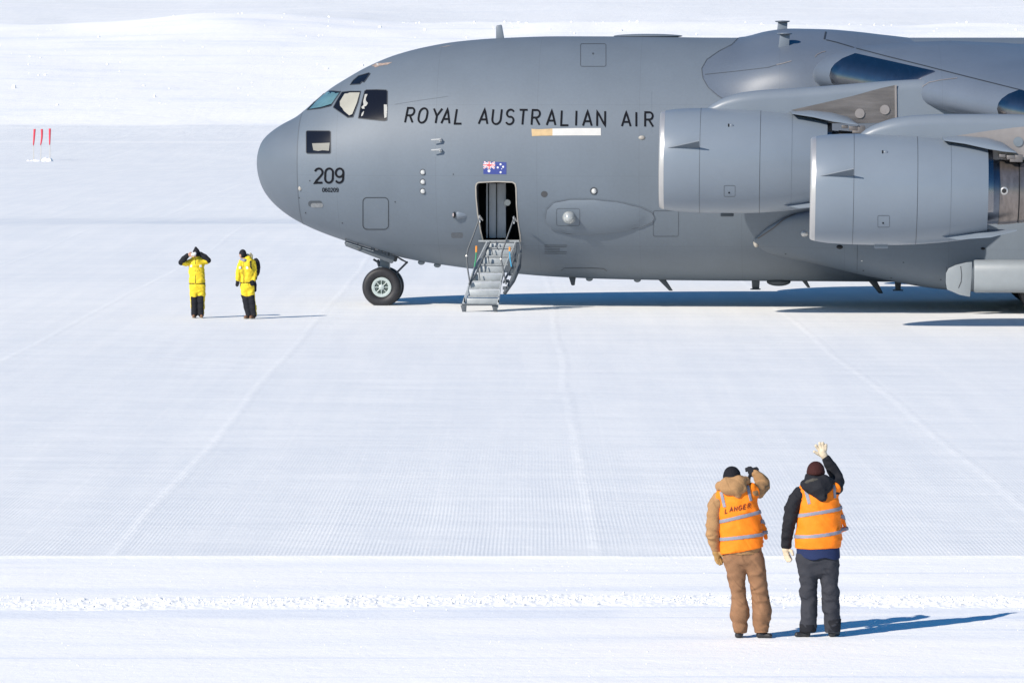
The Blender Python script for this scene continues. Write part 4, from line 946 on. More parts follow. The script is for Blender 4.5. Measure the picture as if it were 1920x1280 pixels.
for (u, v0, v1, vm, m_) in ((893, 461, 500, 472, M['green']), (955.5, 463, 500, 470, M['blue'])):
    s_ = 1 if u > 900 else -1; o_ = Vector((0, -.05, 0))
    mb = MB(); mb.tube([P(u, vm, -3.5), P(u - 1 * (-s_) , (vm + v1) / 2, -3.52), P(u + 3.5 * s_, v1, -3.55)], .017, 8); rp = mb.build('safety_rope', m_, ST)
    mb = MB(); mb.tube([P(u + .3, v0, -3.5), P(u, vm + 1, -3.5)], .026, 8); mb.build('rope_grip', M['orange'], rp)

# ------------------------------------------------------------------ marker flags and heaps at far left
proto = None
for k, (ub, ut, vt, vbtm, vbase, bend) in enumerate(((63.5, 66, 248, 279, 306, .01), (77, 79.5, 245, 275.5, 303, .05), (94, 94.5, 240, 271, 299, .0))):
    D = FPX * CH / (301 - 176); sc = FPX / D
    base = GL((ub - 960) / FPX * D, D, 0); base.z = hz((ub - 960) / FPX * D, D)
    f_ = empty('marker_flag', base)
    H = (vbase - vt) / sc
    mb = MB(); mb.tube([(0, 0, -.1), (.02, 0, H * .5), (bend * .6 + (ut - ub) / sc, 0, H)], .028, 8); mb.build('pole', M['bamboo'], f_)
    mb = MB(); L_ = (vbtm - vt) / sc; n = 14; vs = []
    for i in range(n + 1):
        t = i / n; w_ = (.06 * (1 - t) ** .5 + .04) * (1 if t < .97 else .5); x = (ut - ub) / sc * (1 - t) + bend * math.sin(math.pi * t) * 1.1
        for j in range(8):
            a = 2 * math.pi * j / 8; vs.append((x + w_ * math.cos(a), w_ * .55 * math.sin(a) - .04, H - L_ * t))
    mb.add(vs, [(i * 8 + j, i * 8 + (j + 1) % 8, (i + 1) * 8 + (j + 1) % 8, (i + 1) * 8 + j) for i in range(n) for j in range(8)] + [tuple(range(8)), tuple(n * 8 + j for j in range(8))])
    mb.build('banner', M['flagred'], f_, sharp=None)
    tag(f_, ('red marker flag on a thin pole, the left one of three in the far snow', 'red marker flag on a thin pole, the middle and most curved one of three', 'red marker flag on a thin pole, the tallest and right one of three')[k], 'flag', 'red marker flags in the far snow')
for k, (u, v, w_, h_) in enumerate(((88, 300, .46, .42), (72, 304, .34, .2), (59, 308, .26, .16))):
    D = 400.0; sc = FPX / D; mb = MB(); n = 18
    base = GL((u - 960) / FPX * D, D, 0); base.z = hz((u - 960) / FPX * D, D) - .03
    for q in range(5): mb.ball((random.uniform(-1, 1) * w_ * .6, random.uniform(-.4, .4), 0), (w_ * random.uniform(.5, 1), .5, h_ * random.uniform(.5, 1)), 14)
    for v_ in mb.v: v_ += noise.noise_vector(v_ * 4) * .08
    o = mb.build('snow_heap', M['fresh'], merge=False); o.location = base
    tag(o, ('low white snow heap below the right red flag', 'low white snow heap below the middle red flag', 'smallest white snow heap left of the flag poles')[k], 'snow heap', 'snow heaps at the marker flags')

#PEOPLE
# ------------------------------------------------------------------ people: bodies and clothes grown from blended tapered shapes
def nets(f, lo, hi, h):
    """surface of f<0 as a smooth quad mesh (surface nets)"""
    lo = np.array(lo, float); hi = np.array(hi, float); n = np.ceil((hi - lo) / h).astype(int) + 1
    ax = [lo[i] + h * np.arange(n[i]) for i in range(3)]
    B = 6; nb_ = np.ceil(n / B).astype(int); V = np.empty(nb_ * B, np.float32)
    cc = np.stack(np.meshgrid(*[lo[i] + h * (np.arange(nb_[i]) * B + (B - 1) / 2) for i in range(3)], indexing='ij'), -1).reshape(-1, 3)
    dv = f(cc); V.reshape(nb_[0], B, nb_[1], B, nb_[2], B)[:] = dv.reshape(nb_)[:, None, :, None, :, None]
    V = V.reshape(nb_ * B); near = np.abs(dv) < h * B * .87 * 1.9 + .012; bi = np.argwhere(near.reshape(nb_))
    o_ = np.stack(np.meshgrid(*[np.arange(B)] * 3, indexing='ij'), -1).reshape(-1, 3)
    for k in range(0, len(bi), 1500):
        q = (bi[k:k + 1500, None, :] * B + o_[None]).reshape(-1, 3); V[q[:, 0], q[:, 1], q[:, 2]] = f(lo + q * h)
    V = V[:n[0], :n[1], :n[2]]
    c = tuple(k - 1 for k in n); acc = np.zeros(c + (3,)); cnt = np.zeros(c)
    for d in range(3):
        o = [k for k in range(3) if k != d]
        for a in (0, 1):
            for b in (0, 1):
                s0 = [slice(None)] * 3; s0[d] = slice(0, -1); s1 = list(s0); s1[d] = slice(1, None)
                for k_, q in zip(o, (a, b)): s0[k_] = s1[k_] = slice(q, n[k_] - 1 + q)
                v0, v1 = V[tuple(s0)], V[tuple(s1)]; m = (v0 < 0) != (v1 < 0)
                t = np.where(m, v0 / np.where(m, v0 - v1, 1), 0)
                off = np.zeros(c + (3,)); off[..., d] = t; off[..., o[0]] = a; off[..., o[1]] = b
                acc += off * m[..., None]; cnt += m
    act = cnt > 0; idx = -np.ones(c, int); idx[act] = np.arange(act.sum()); ii = np.argwhere(act)
    vs = lo + (ii + acc[act] / cnt[act][:, None]) * h; fs = []
    for d in range(3):
        o = [(d + 1) % 3, (d + 2) % 3]
        s0 = [slice(1, n[k] - 1) for k in range(3)]; s0[d] = slice(0, n[d] - 1); s1 = list(s0); s1[d] = slice(1, n[d])
        a, b = V[tuple(s0)] < 0, V[tuple(s1)] < 0; e = np.argwhere(a != b)
        if not len(e): continue
        fl = a[tuple(e.T)]; e = e + 1; e[:, d] -= 1
        q = []
        for da, db in ((0, 0), (-1, 0), (-1, -1), (0, -1)):
            t = e.copy(); t[:, o[0]] += da; t[:, o[1]] += db; q.append(idx[tuple(t.T)])
        q = np.stack(q, 1); q[~fl] = q[~fl][:, ::-1]; fs.append(q)
    return vs, np.concatenate(fs)
def cone(P_, a, b, sy=1.0):
    a_, b_ = np.array(a[:3]), np.array(b[:3]); ba = b_ - a_; t = np.clip((P_ - a_) @ ba / max(1e-9, ba @ ba), 0, 1)
    d = P_ - a_ - t[:, None] * ba
    if sy != 1: d[:, 1] = d[:, 1] / sy
    return np.sqrt((d * d).sum(1)) - (a[3] + (b[3] - a[3]) * t)
def smin(a, b, k):
    h = np.maximum(k - np.abs(a - b), 0) / k; return np.minimum(a, b) - h * h * k / 4
def smax(a, b, k): return -smin(-a, -b, k)
def chain(P_, pts, k=.012, sy=1.0):
    r = None
    for a, b in zip(pts, pts[1:]):
        d = cone(P_, a, b, sy); r = d if r is None else smin(r, d, k)
    return r
def ell(P_, c, r):
    q = (P_ - np.array(c)) / np.array(r); l = np.sqrt((q * q).sum(1)); g = np.sqrt(((q / np.array(r)) ** 2).sum(1)) + 1e-9
    return l * (l - 1) / g
def garment(name, f, lo, hi, h, m, parent, wr=0.0, fz=13, fx=5, seed=0, ridge=True):
    vs, fs = nets(f, lo, hi, h)
    me = bpy.data.meshes.new(name); me.from_pydata(vs.tolist(), [], fs.tolist()); me.update()
    if wr:
        cos = [(v.co.copy(), v.normal.copy()) for v in me.vertices]; new = []
        for c, nrm_ in cos:
            p = Vector((c.x * fx + seed, c.y * fx, c.z * fz + c.x * 6 - c.y * 4)); q = Vector((c.x * fx * 2.3, c.y * fx * 2.3 + seed, c.z * fz * 1.9 - c.x * 9))
            k_ = noise.noise(p); n_ = .6 * max(0, 1 - abs(k_) * 3.2) - .55 * max(0, 1 - abs(k_ - .2) * 5) + noise.noise(q) * .5 + noise.noise(p * .45) * .6
            new += list(c + nrm_ * (n_ * wr))
        me.vertices.foreach_set('co', new); me.update()
    o = link(name, me, m, parent); return o
def cloth(name, col, rough=.85, var=.12, vs=9, bump=.003, bs=90, fold=0, **k):
    m = mat(name, col, rough, var=var, vscale=vs, bump=bump, bscale=bs, spec=.25, **k)
    if fold:                                  # sharp creases across the cloth
        t = m.node_tree; b = t.nodes['Principled BSDF']; tc = t.nodes.new('ShaderNodeTexCoord'); mp = t.nodes.new('ShaderNodeMapping')
        mp.inputs['Scale'].default_value = (1, 1, 1.9); mp.inputs['Rotation'].default_value = (.25, .45, 0); t.links.new(tc.outputs['Object'], mp.inputs[0])
        n = t.nodes.new('ShaderNodeTexNoise'); n.noise_type = 'RIDGED_MULTIFRACTAL'; n.inputs['Scale'].default_value = 4.2; n.inputs['Detail'].default_value = 2.5
        n.inputs['Distortion'].default_value = .5; n.normalize = True
        t.links.new(mp.outputs[0], n.inputs['Vector'])
        old_ = b.inputs['Normal'].links[0].from_node; bp_ = t.nodes.new('ShaderNodeBump'); bp_.inputs['Distance'].default_value = fold
        t.links.new(n.outputs[0], bp_.inputs['Height']); t.links.new(old_.outputs[0], bp_.inputs['Normal']); t.links.new(bp_.outputs[0], b.inputs['Normal'])
    return m
C = {}
C['tan'] = cloth('tan_canvas', (.36, .205, .095), fold=.05); C['brown'] = cloth('brown_canvas', (.255, .135, .072), fold=.06); C['orange'] = cloth('hi_vis_orange', (.98, .23, .012), .7, var=.08, fold=.035)
C['silver'] = cloth('reflective_tape', (.25, .255, .31), .5, var=.08); C['blackc'] = cloth('black_fabric', (.016, .017, .022), fold=.05); C['hat'] = cloth('black_knit', (.012, .012, .016), bs=140, bump=.006)
C['maroon'] = cloth('maroon_knit', (.045, .013, .012), bs=140, bump=.006); C['char'] = cloth('charcoal_trousers', (.038, .040, .050), fold=.06); C['navyc'] = cloth('navy_fabric', (.018, .03, .09))
C['cream'] = cloth('cream_leather', (.62, .52, .38), .7); C['glove'] = cloth('tan_leather_glove', (.34, .2, .07), .7); C['boot'] = mat('black_boot_leather', (.018, .018, .02), .45, var=.3, vscale=12)
C['skin'] = mat('skin', (.5, .29, .21), .55, var=.06, vscale=10); C['yellow'] = cloth('yellow_shell', (.78, .57, .03), .65, var=.10, fold=.05); C['bboot'] = mat('brown_boot_leather', (.20, .10, .055), .6, var=.2, vscale=12)
C['olive'] = cloth('olive_lining', (.075, .07, .06)); C['sole'] = mat('boot_sole', (.35, .31, .25), .7); C['gogg'] = mat('white_plastic', (.8, .8, .82), .3); C['ink'] = mat('marker_ink', (.16, .03, .01), .8)

class Fig:
    def __init__(s, u, v, label):
        g = G(u, v); s.u, s.v = u, v; s.s = FPX / ((g - CAM).dot(fwd)); s.o = empty('person', g, YAW); tag(s.o, label, 'person')
    def p(s, u, v, y=0.0, r=0.0):             # photo position, depth in metres, radius in photo pixels
        return ((u - s.u) / s.s, y, (s.v - v) / s.s, r / s.s)
    def c(s, pts): return [s.p(*q) for q in pts]
    def head(s, u, v, y, r_px, look=(0, 1, 0), k=1.0):
        c_ = np.array(s.p(u, v, y)[:3]); r_ = r_px / s.s; f_ = np.array(look, float); f_ /= np.linalg.norm(f_); sd = np.cross(f_, (0, 0, 1)); sd /= np.linalg.norm(sd); up = np.cross(sd, f_)
        w_ = lambda a, b, z: c_ + sd * a * r_ + f_ * b * r_ + up * z * r_
        def f(P_):
            q = np.stack([(P_ - c_) @ sd, (P_ - c_) @ f_, (P_ - c_) @ up], 1)
            d = ell(q, (0, 0, .1 * r_), (.86 * r_, 1.05 * r_, 1.12 * r_)); d = smin(d, ell(q, (0, .30 * r_, -.62 * r_), (.56 * r_, .62 * r_, .62 * r_)), .3 * r_)
            d = smin(d, cone(q, (0, .98 * r_, .05 * r_, .08 * r_), (0, 1.16 * r_, -.28 * r_, .15 * r_)), .12 * r_)       # nose
            d = smin(d, cone(q, (-.2 * r_, .86 * r_, -.62 * r_, .07 * r_), (.2 * r_, .86 * r_, -.62 * r_, .07 * r_)), .08 * r_)  # lips
            for e in (-1, 1):
                d = smin(d, ell(q, (e * .88 * r_, 0, -.1 * r_), (.09 * r_, .2 * r_, .28 * r_)), .06 * r_)            # ears
                d = smax(d, -ell(q, (e * .34 * r_, 1.02 * r_, .08 * r_), (.2 * r_, .14 * r_, .12 * r_)), .1 * r_)      # eye sockets
            return d
        return f
def hand_f(chains, palm, k=.006):
    def f(P_):
        d = chain(P_, palm, k, 1)
        for c in chains: d = smin(d, chain(P_, c, .004), k)
        return d
    return f
def bounds(pts, pad):
    a = np.array([p[:3] for p in pts]); r = max(p[3] for p in pts) + pad; return a.min(0) - r, a.max(0) + r
def boot(F_, name, m, heel, toe, top, parent, r=6.4, sole=None, h=.009):
    a, b, t = F_.p(*heel), F_.p(*toe), F_.p(*top); R_ = r / F_.s
    def f(P_):
        d = smin(cone(P_, (*a[:3], R_ * .92), (*b[:3], R_ * .8)), cone(P_, (*a[:3], R_), (*t[:3], R_ * 1.05)), .03)
        return smax(d, -(P_[:, 2] - .004), .006)
    lo, hi = bounds([(*a[:3], R_), (*b[:3], R_), (*t[:3], R_)], .03); lo[2] = -.03
    o = garment(name, f, lo, hi, h, m, parent)
    if sole:
        g = lambda P_: smax(np.maximum(cone(P_ * [1, 1, 1], (*a[:2], .012, R_ * 1.06), (*b[:2], .012, R_ * .94)), P_[:, 2] - .022), -(P_[:, 2] - .001), .003)
        garment('sole', g, lo, hi, .006, sole, o)
    return o

def vest_person(F_, K):
    s = F_.s; px = 1 / s
    tor = F_.c(K['torso']); sh = F_.c(K['shoulders']); sy = .66
    def torso(P_): return smin(chain(P_, tor, .03, sy), chain(P_, sh, .03, .9), .05)
    la, ra = F_.c(K['larm']), F_.c(K['rarm']); ll, rl = F_.c(K['lleg']), F_.c(K['rleg'])
    def legs(P_):
        hip = F_.c(K['hips']); d = smin(chain(P_, ll, .008), chain(P_, rl, .008), .012); return smin(d, chain(P_, hip, .03, .62), .03)
    allp = tor + sh + la + ra
    lo, hi = bounds(allp + [F_.p(*q) for ab in K['flap'] for q in ab], .06); llo, lhi = bounds(ll + rl + F_.c(K['hips']), .05)
    # body under the clothes, one continuous skin
    hd = F_.head(*K['head']); hp = F_.p(*K['head'][:3]); 
    shrink = lambda c, k: [(x, y, z, r * k) for x, y, z, r in c]
    nk = (hp[0], hp[1] - .01, hp[2] - .05, .055); ch = (tor[-1][0], 0, tor[-1][2], .07)
    def body(P_):
        d = smin(hd(P_), cone(P_, nk, ch), .03); d = smin(d, chain(P_, shrink(tor, .78), .03, .62), .04); d = smin(d, chain(P_, shrink(sh, .7), .02), .04)
        for c in (la, ra, ll, rl): d = smin(d, chain(P_, shrink(c, .62), .02), .025)
        return smax(d, F_.p(0, K['leg_hem'])[2] + .012 - P_[:, 2], .01)
    garment('body', body, np.minimum(lo, llo) * 1.0 - [.02, .06, 0], np.maximum(hi, lhi) + [.02, .06, .32], .018, C['skin'], F_.o)
    hemz = F_.p(0, K['leg_hem'])[2]
    garment('trousers', lambda P_: smax(legs(P_), hemz - P_[:, 2], .006), llo, lhi, .0072, K['trouser_mat'], F_.o, wr=.009, fz=8.5, fx=5, seed=K['seed'])
    wz = (F_.v - K['jacket_hem']) * px
    def jacket(P_):
        d = torso(P_) + .012; d = smin(d, chain(P_, la, .015), .03); d = smin(d, chain(P_, ra, .015), .03)
        return smax(d, wz - P_[:, 2], .01)
    garment('jacket', jacket, lo, hi, .0078, K['jacket_mat'], F_.o, wr=.009, fz=9, fx=5, seed=K['seed'] + 3)
    # vest: same torso, cut along hem and arm holes
    (hu0, hv0), (hu1, hv1) = K['hem']; hx0, hz0 = F_.p(hu0, hv0)[0], F_.p(hu0, hv0)[2]; sl_ = (F_.p(hu1, hv1)[2] - hz0) / (F_.p(hu1, hv1)[0] - hx0)
    fl = [(F_.p(*a_), F_.p(*b_)) for a_, b_ in K['flap']]
    arm_l, arm_r = F_.c(K['hole_l']), F_.c(K['hole_r']); seed = K['seed']
    def vest0(P_):
        fold = .006 * np.sin(P_[:, 2] * 34 + P_[:, 0] * 22 + seed) * np.sin(P_[:, 0] * 19 + seed * 2)
        d = torso(P_) - .016 - fold
        for a_, b_ in fl: d = smin(d, cone(P_, a_, b_), .022)
        return d
    def vest(P_):
        d = smax(vest0(P_), -(P_[:, 2] - (hz0 + sl_ * (P_[:, 0] - hx0))), .012)
        d = smax(d, -chain(P_, arm_l, .01), .012); return smax(d, -chain(P_, arm_r, .01), .012)
    vlo, vhi = lo - .03, hi + .03
    vo = garment('safety_vest', vest, vlo, vhi, .0085, C['orange'], F_.o, wr=.0045, fz=5, fx=4, seed=K['seed'] + 8)
    for name, q in K['strips']:
        a, b, hw_ = F_.p(*q[0]), F_.p(*q[1]), q[2] * px / 2; d_ = np.array([b[0] - a[0], b[2] - a[2]]); L_ = np.linalg.norm(d_); d_ /= L_; n_ = np.array([-d_[1], d_[0]])
        sag = q[3] * px if len(q) > 3 else 0; vert = abs(d_[1]) > .8
        lim = name in 'vf'
        def st(P_, a=a, d_=d_, n_=n_, hw_=hw_, L_=L_, sag=sag, vert=lim):
            r = P_[:, [0, 2]] - np.array([a[0], a[2]]); along = r @ d_; t = along / L_
            ac = r @ n_ - sag * 4 * t * (1 - t)
            dd = np.maximum(vest0(P_) - .009, np.abs(ac) - hw_)
            if vert: dd = np.maximum(dd, np.abs(along - L_ / 2) - L_ / 2)
            dd = np.maximum(dd, -chain(P_, arm_l, .01) + .003); dd = np.maximum(dd, -chain(P_, arm_r, .01) + .003)
            return np.maximum(dd, -(vest0(P_) + .004))
        slo, shi = vlo.copy(), vhi.copy(); zz = sorted((a[2], b[2])); slo[2] = zz[0] - .05; shi[2] = zz[1] + .05
        if name == 'f': slo[0] = a[0] - .02; shi[0] = b[0] + .05
        if vert: slo[0] = min(a[0], b[0]) - .06; shi[0] = max(a[0], b[0]) + .06; shi[1] = 0.0
        garment('reflective_strip', st, slo, shi, .0065, C['silver'], vo)
    # hood and collar
    hc = K['hood']
    def hood(P_):
        d = None
        for a_, b_ in hc['caps']: e = cone(P_, F_.p(*a_), F_.p(*b_)); d = e if d is None else smin(d, e, .035)
        for c_, r_ in hc['ells']: d = smin(d, ell(P_, F_.p(*c_)[:3], r_), .03)
        for a_, b_ in hc.get('cuts', ()): d = smax(d, -cone(P_, F_.p(*a_), F_.p(*b_)), .02)
        return d
    hb = [F_.p(*q) for ab in hc['caps'] for q in ab] + [(*F_.p(*c_)[:3], max(r_)) for c_, r_ in hc['ells']]
    hlo, hhi = bounds(hb, .03); ho = garment('hood', hood, hlo, hhi, .008, K['jacket_mat'], F_.o, wr=.005, fz=9, fx=8, seed=2)
    # knitted hat
    c_, r_ = K['hat']; cc = np.array(F_.p(*c_)[:3])
    def hat(P_):
        d = ell(P_, cc, r_); d = smax(d, -(P_[:, 2] - cc[2] + r_[2] * .42 + (P_[:, 1] - cc[1]) * .1), .01)
        cu = smax(ell(P_, cc - [0, 0, .012], np.array(r_) * [1.05, 1.05, 1.0]), np.abs(P_[:, 2] - cc[2] + r_[2] * .2) - r_[2] * .24, .012); return smin(d, cu, .006)
    garment('knit_hat', hat, cc - np.array(r_) * 1.2, cc + np.array(r_) * 1.2, .006, K['hat_mat'], F_.o, wr=.002, fz=4, fx=60)
    for nm, cs, palm, m_ in K['hands']:
        cs = [F_.c(c) for c in cs]; palm = F_.c(palm); lo_, hi_ = bounds(palm + [q for c in cs for q in c], .02)
        garment(nm, hand_f(cs, palm), lo_, hi_, .0045, m_, F_.o)
    for nm, f_, lo_, hi_, m_ in K.get('extra', lambda: [])(): garment(nm, f_, lo_, hi_, .008, m_, F_.o)
    for hl, to, tp in K['boots']: boot(F_, 'boot', C['boot'], hl, to, tp, F_.o, h=.008)
    return vo

# --- man in tan jacket, hand shading his eyes
FA = Fig(1408, 1195, 'person in tan hooded jacket and lettered orange safety vest, shading the eyes')
KA = dict(seed=1.3, leg_hem=1185, torso=[(1391, 1035, 0, 38), (1390, 1010, 0, 37), (1387, 985, 0, 37), (1384, 960, 0, 36.5), (1382, 940, 0, 34), (1379, 925, 0, 24)],
    shoulders=[(1348, 931, 0, 11), (1378, 920, 0, 15), (1410, 917, 0, 12)],
    larm=[(1347, 932, 0, 13), (1340, 945, -.01, 13), (1337, 962, -.02, 12), (1336, 982, -.02, 13), (1335.5, 998, 0, 12.5), (1338, 1012, .02, 11.5), (1342, 1026, .04, 9)],
    rarm=[(1411, 920, 0, 13), (1422, 918, .09, 13.5), (1431, 911, .18, 12.5), (1431, 905, .2, 12), (1425, 896, .2, 10.5), (1418, 888, .2, 8.5)],
    lleg=[(1376, 1045, 0, 21), (1379, 1060, 0, 19.5), (1380.5, 1076, 0, 17.5), (1382, 1093, 0, 15.2), (1384, 1110, .01, 13.6), (1386, 1127, .01, 14.5), (1387, 1143, 0, 17.2), (1387, 1152, 0, 18.4), (1387, 1160, 0, 15), (1387, 1166, 0, 13.2), (1387.5, 1172, 0, 14), (1388, 1183, 0, 12.4)],
    rleg=[(1411, 1045, 0, 21), (1415.5, 1060, 0, 19.5), (1419, 1076, 0, 18), (1422, 1093, 0, 16.4), (1424, 1110, .01, 16), (1427, 1127, .01, 16.8), (1429, 1143, 0, 17.6), (1428, 1156, 0, 17), (1427, 1166, 0, 15.6), (1427, 1170, 0, 14.2), (1428, 1181, 0, 13.6)],
    hips=[(1393, 1028, 0, 35), (1394, 1037, -.01, 33)], trouser_mat=C['brown'], jacket_mat=C['tan'], jacket_hem=1036, hem=((1357, 1036), (1425, 1024)),
    flap=[((1423, 962, .10, 3), (1435.5, 992, .17, 3)), ((1422, 975, .10, 3), (1437.5, 1009, .18, 3)), ((1422, 995, .10, 4), (1430, 1016, .14, 3.5)), ((1435.5, 992, .17, 3), (1437.5, 1009, .18, 3))],
    hole_l=[(1330, 915, 0, 13), (1332, 932, 0, 12.5), (1333, 950, 0, 10), (1333, 975, 0, 8)], hole_r=[(1428, 903, .05, 17.5), (1437, 924, .05, 16.5), (1441, 938, .05, 13)],
    strips=[('h', ((1344, 976), (1428, 956), 7.2, 1.5)), ('h', ((1348, 1008.5), (1428, 999), 7.0, 1)), ('f', ((1427, 975), (1442, 983), 7.0)), ('v', ((1357, 947), (1350.5, 918), 6.2)), ('v', ((1406.5, 935), (1400, 906), 6.0))],
    head=(1371.5, 892, .02, 14.5, (-.15, 1, .05)), hat=((1371.5, 888.5, .01), (.092, .108, .098)), hat_mat=C['hat'],
    hood=dict(caps=[((1348, 908, -.03, 7.5), (1362, 901, -.08, 9)), ((1362, 901, -.08, 9), (1385, 898, -.09, 10)), ((1385, 898, -.09, 10), (1397, 898, -.02, 8)), ((1378, 912, -.12, 13), (1382, 924, -.13, 5.5)), ((1349, 909, -.02, 7), (1352, 916, .06, 9)), ((1397, 899, 0, 8), (1392, 912, .08, 9))],
              ells=[((1373.5, 910, -.10), (.15, .085, .088))]),
    hands=[('glove', [[(1341, 1040, .03, 3), (1342, 1048, .02, 2.9), (1345, 1054, .0, 2.5)], [(1344, 1041, .03, 3), (1346, 1050, .02, 2.9), (1349, 1056, 0, 2.5)], [(1347, 1041, .04, 3), (1350, 1049, .03, 2.9), (1352.5, 1055, .01, 2.5)], [(1348, 1040, .05, 2.8), (1352, 1047, .05, 2.7), (1354, 1052, .03, 2.3)], [(1346, 1033, .03, 3.4), (1351, 1037, .01, 3), (1355, 1041, 0, 2.5)]],
             [(1342, 1027, .04, 6.5), (1342, 1035, .04, 6.8), (1345, 1042, .04, 6)], C['glove']),
           ('cuff', [], [(1341, 1024, .03, 7.6), (1342, 1030, .04, 7.2)], C['blackc']),
           ('glove', [[(1408, 884, .22, 3), (1404, 881.5, .25, 2.8), (1401, 883.5, .27, 2.4)], [(1409, 881, .22, 3), (1404, 879, .25, 2.7), (1400.5, 880, .28, 2.3)], [(1412, 880, .22, 3), (1409, 877.6, .26, 2.6), (1405, 878, .3, 2.2)], [(1415, 879, .2, 3), (1419, 877.6, .18, 2.8), (1421.5, 879.5, .17, 2.4)], [(1408, 890, .2, 3.2), (1406, 895, .22, 2.8), (1406.5, 898.5, .22, 2.2)]],
             [(1418, 889, .2, 7), (1412.5, 887, .21, 7.2), (1409, 885, .22, 6)], C['blackc'])],
    boots=[((1385, 1190, .0), (1390, 1190.5, .13), (1387, 1180, 0)), ((1425, 1189.5, 0), (1443, 1190.5, -.03), (1427, 1178, 0))])
va = vest_person(FA, KA)
# lettering on the vest
bpy.context.view_layer.update()
VB = BVHTree.FromPolygons([tuple(FA.o.matrix_world @ v.co) for v in va.data.vertices], [tuple(p.vertices) for p in va.data.polygons])
for i, ch in enumerate('LANGER'):
    x = 1359.6 + i * 8.35; yb = 961.8 - i * 1.9 - (.6 if ch == 'A' else 0)
    sx = .78 if ch not in 'L' else .7
    def tr(u, v): return (u, v)
    mbx = MB(); wd = 1.55
    for s_ in GLY[ch][1]:
        pts = [(x + p[0] * 8.6 * .86 + p[1] * 1.2, yb - p[1] * 8.4 - p[0] * 1.8) for p in s_]; cl_ = (Vector(pts[0]) - Vector(pts[-1])).length < .01
        if cl_: pts = pts[:-1]
        v, f = ribbon_geo(pts, wd, cl_, 2.5, .0065 + .0006 * (len(mbx.f) % 4), VB); mbx.add(v, f)
    lt = mbx.build('letter', C['ink'], va, sharp=None)
    lt.matrix_parent_inverse = FA.o.matrix_world.inverted()

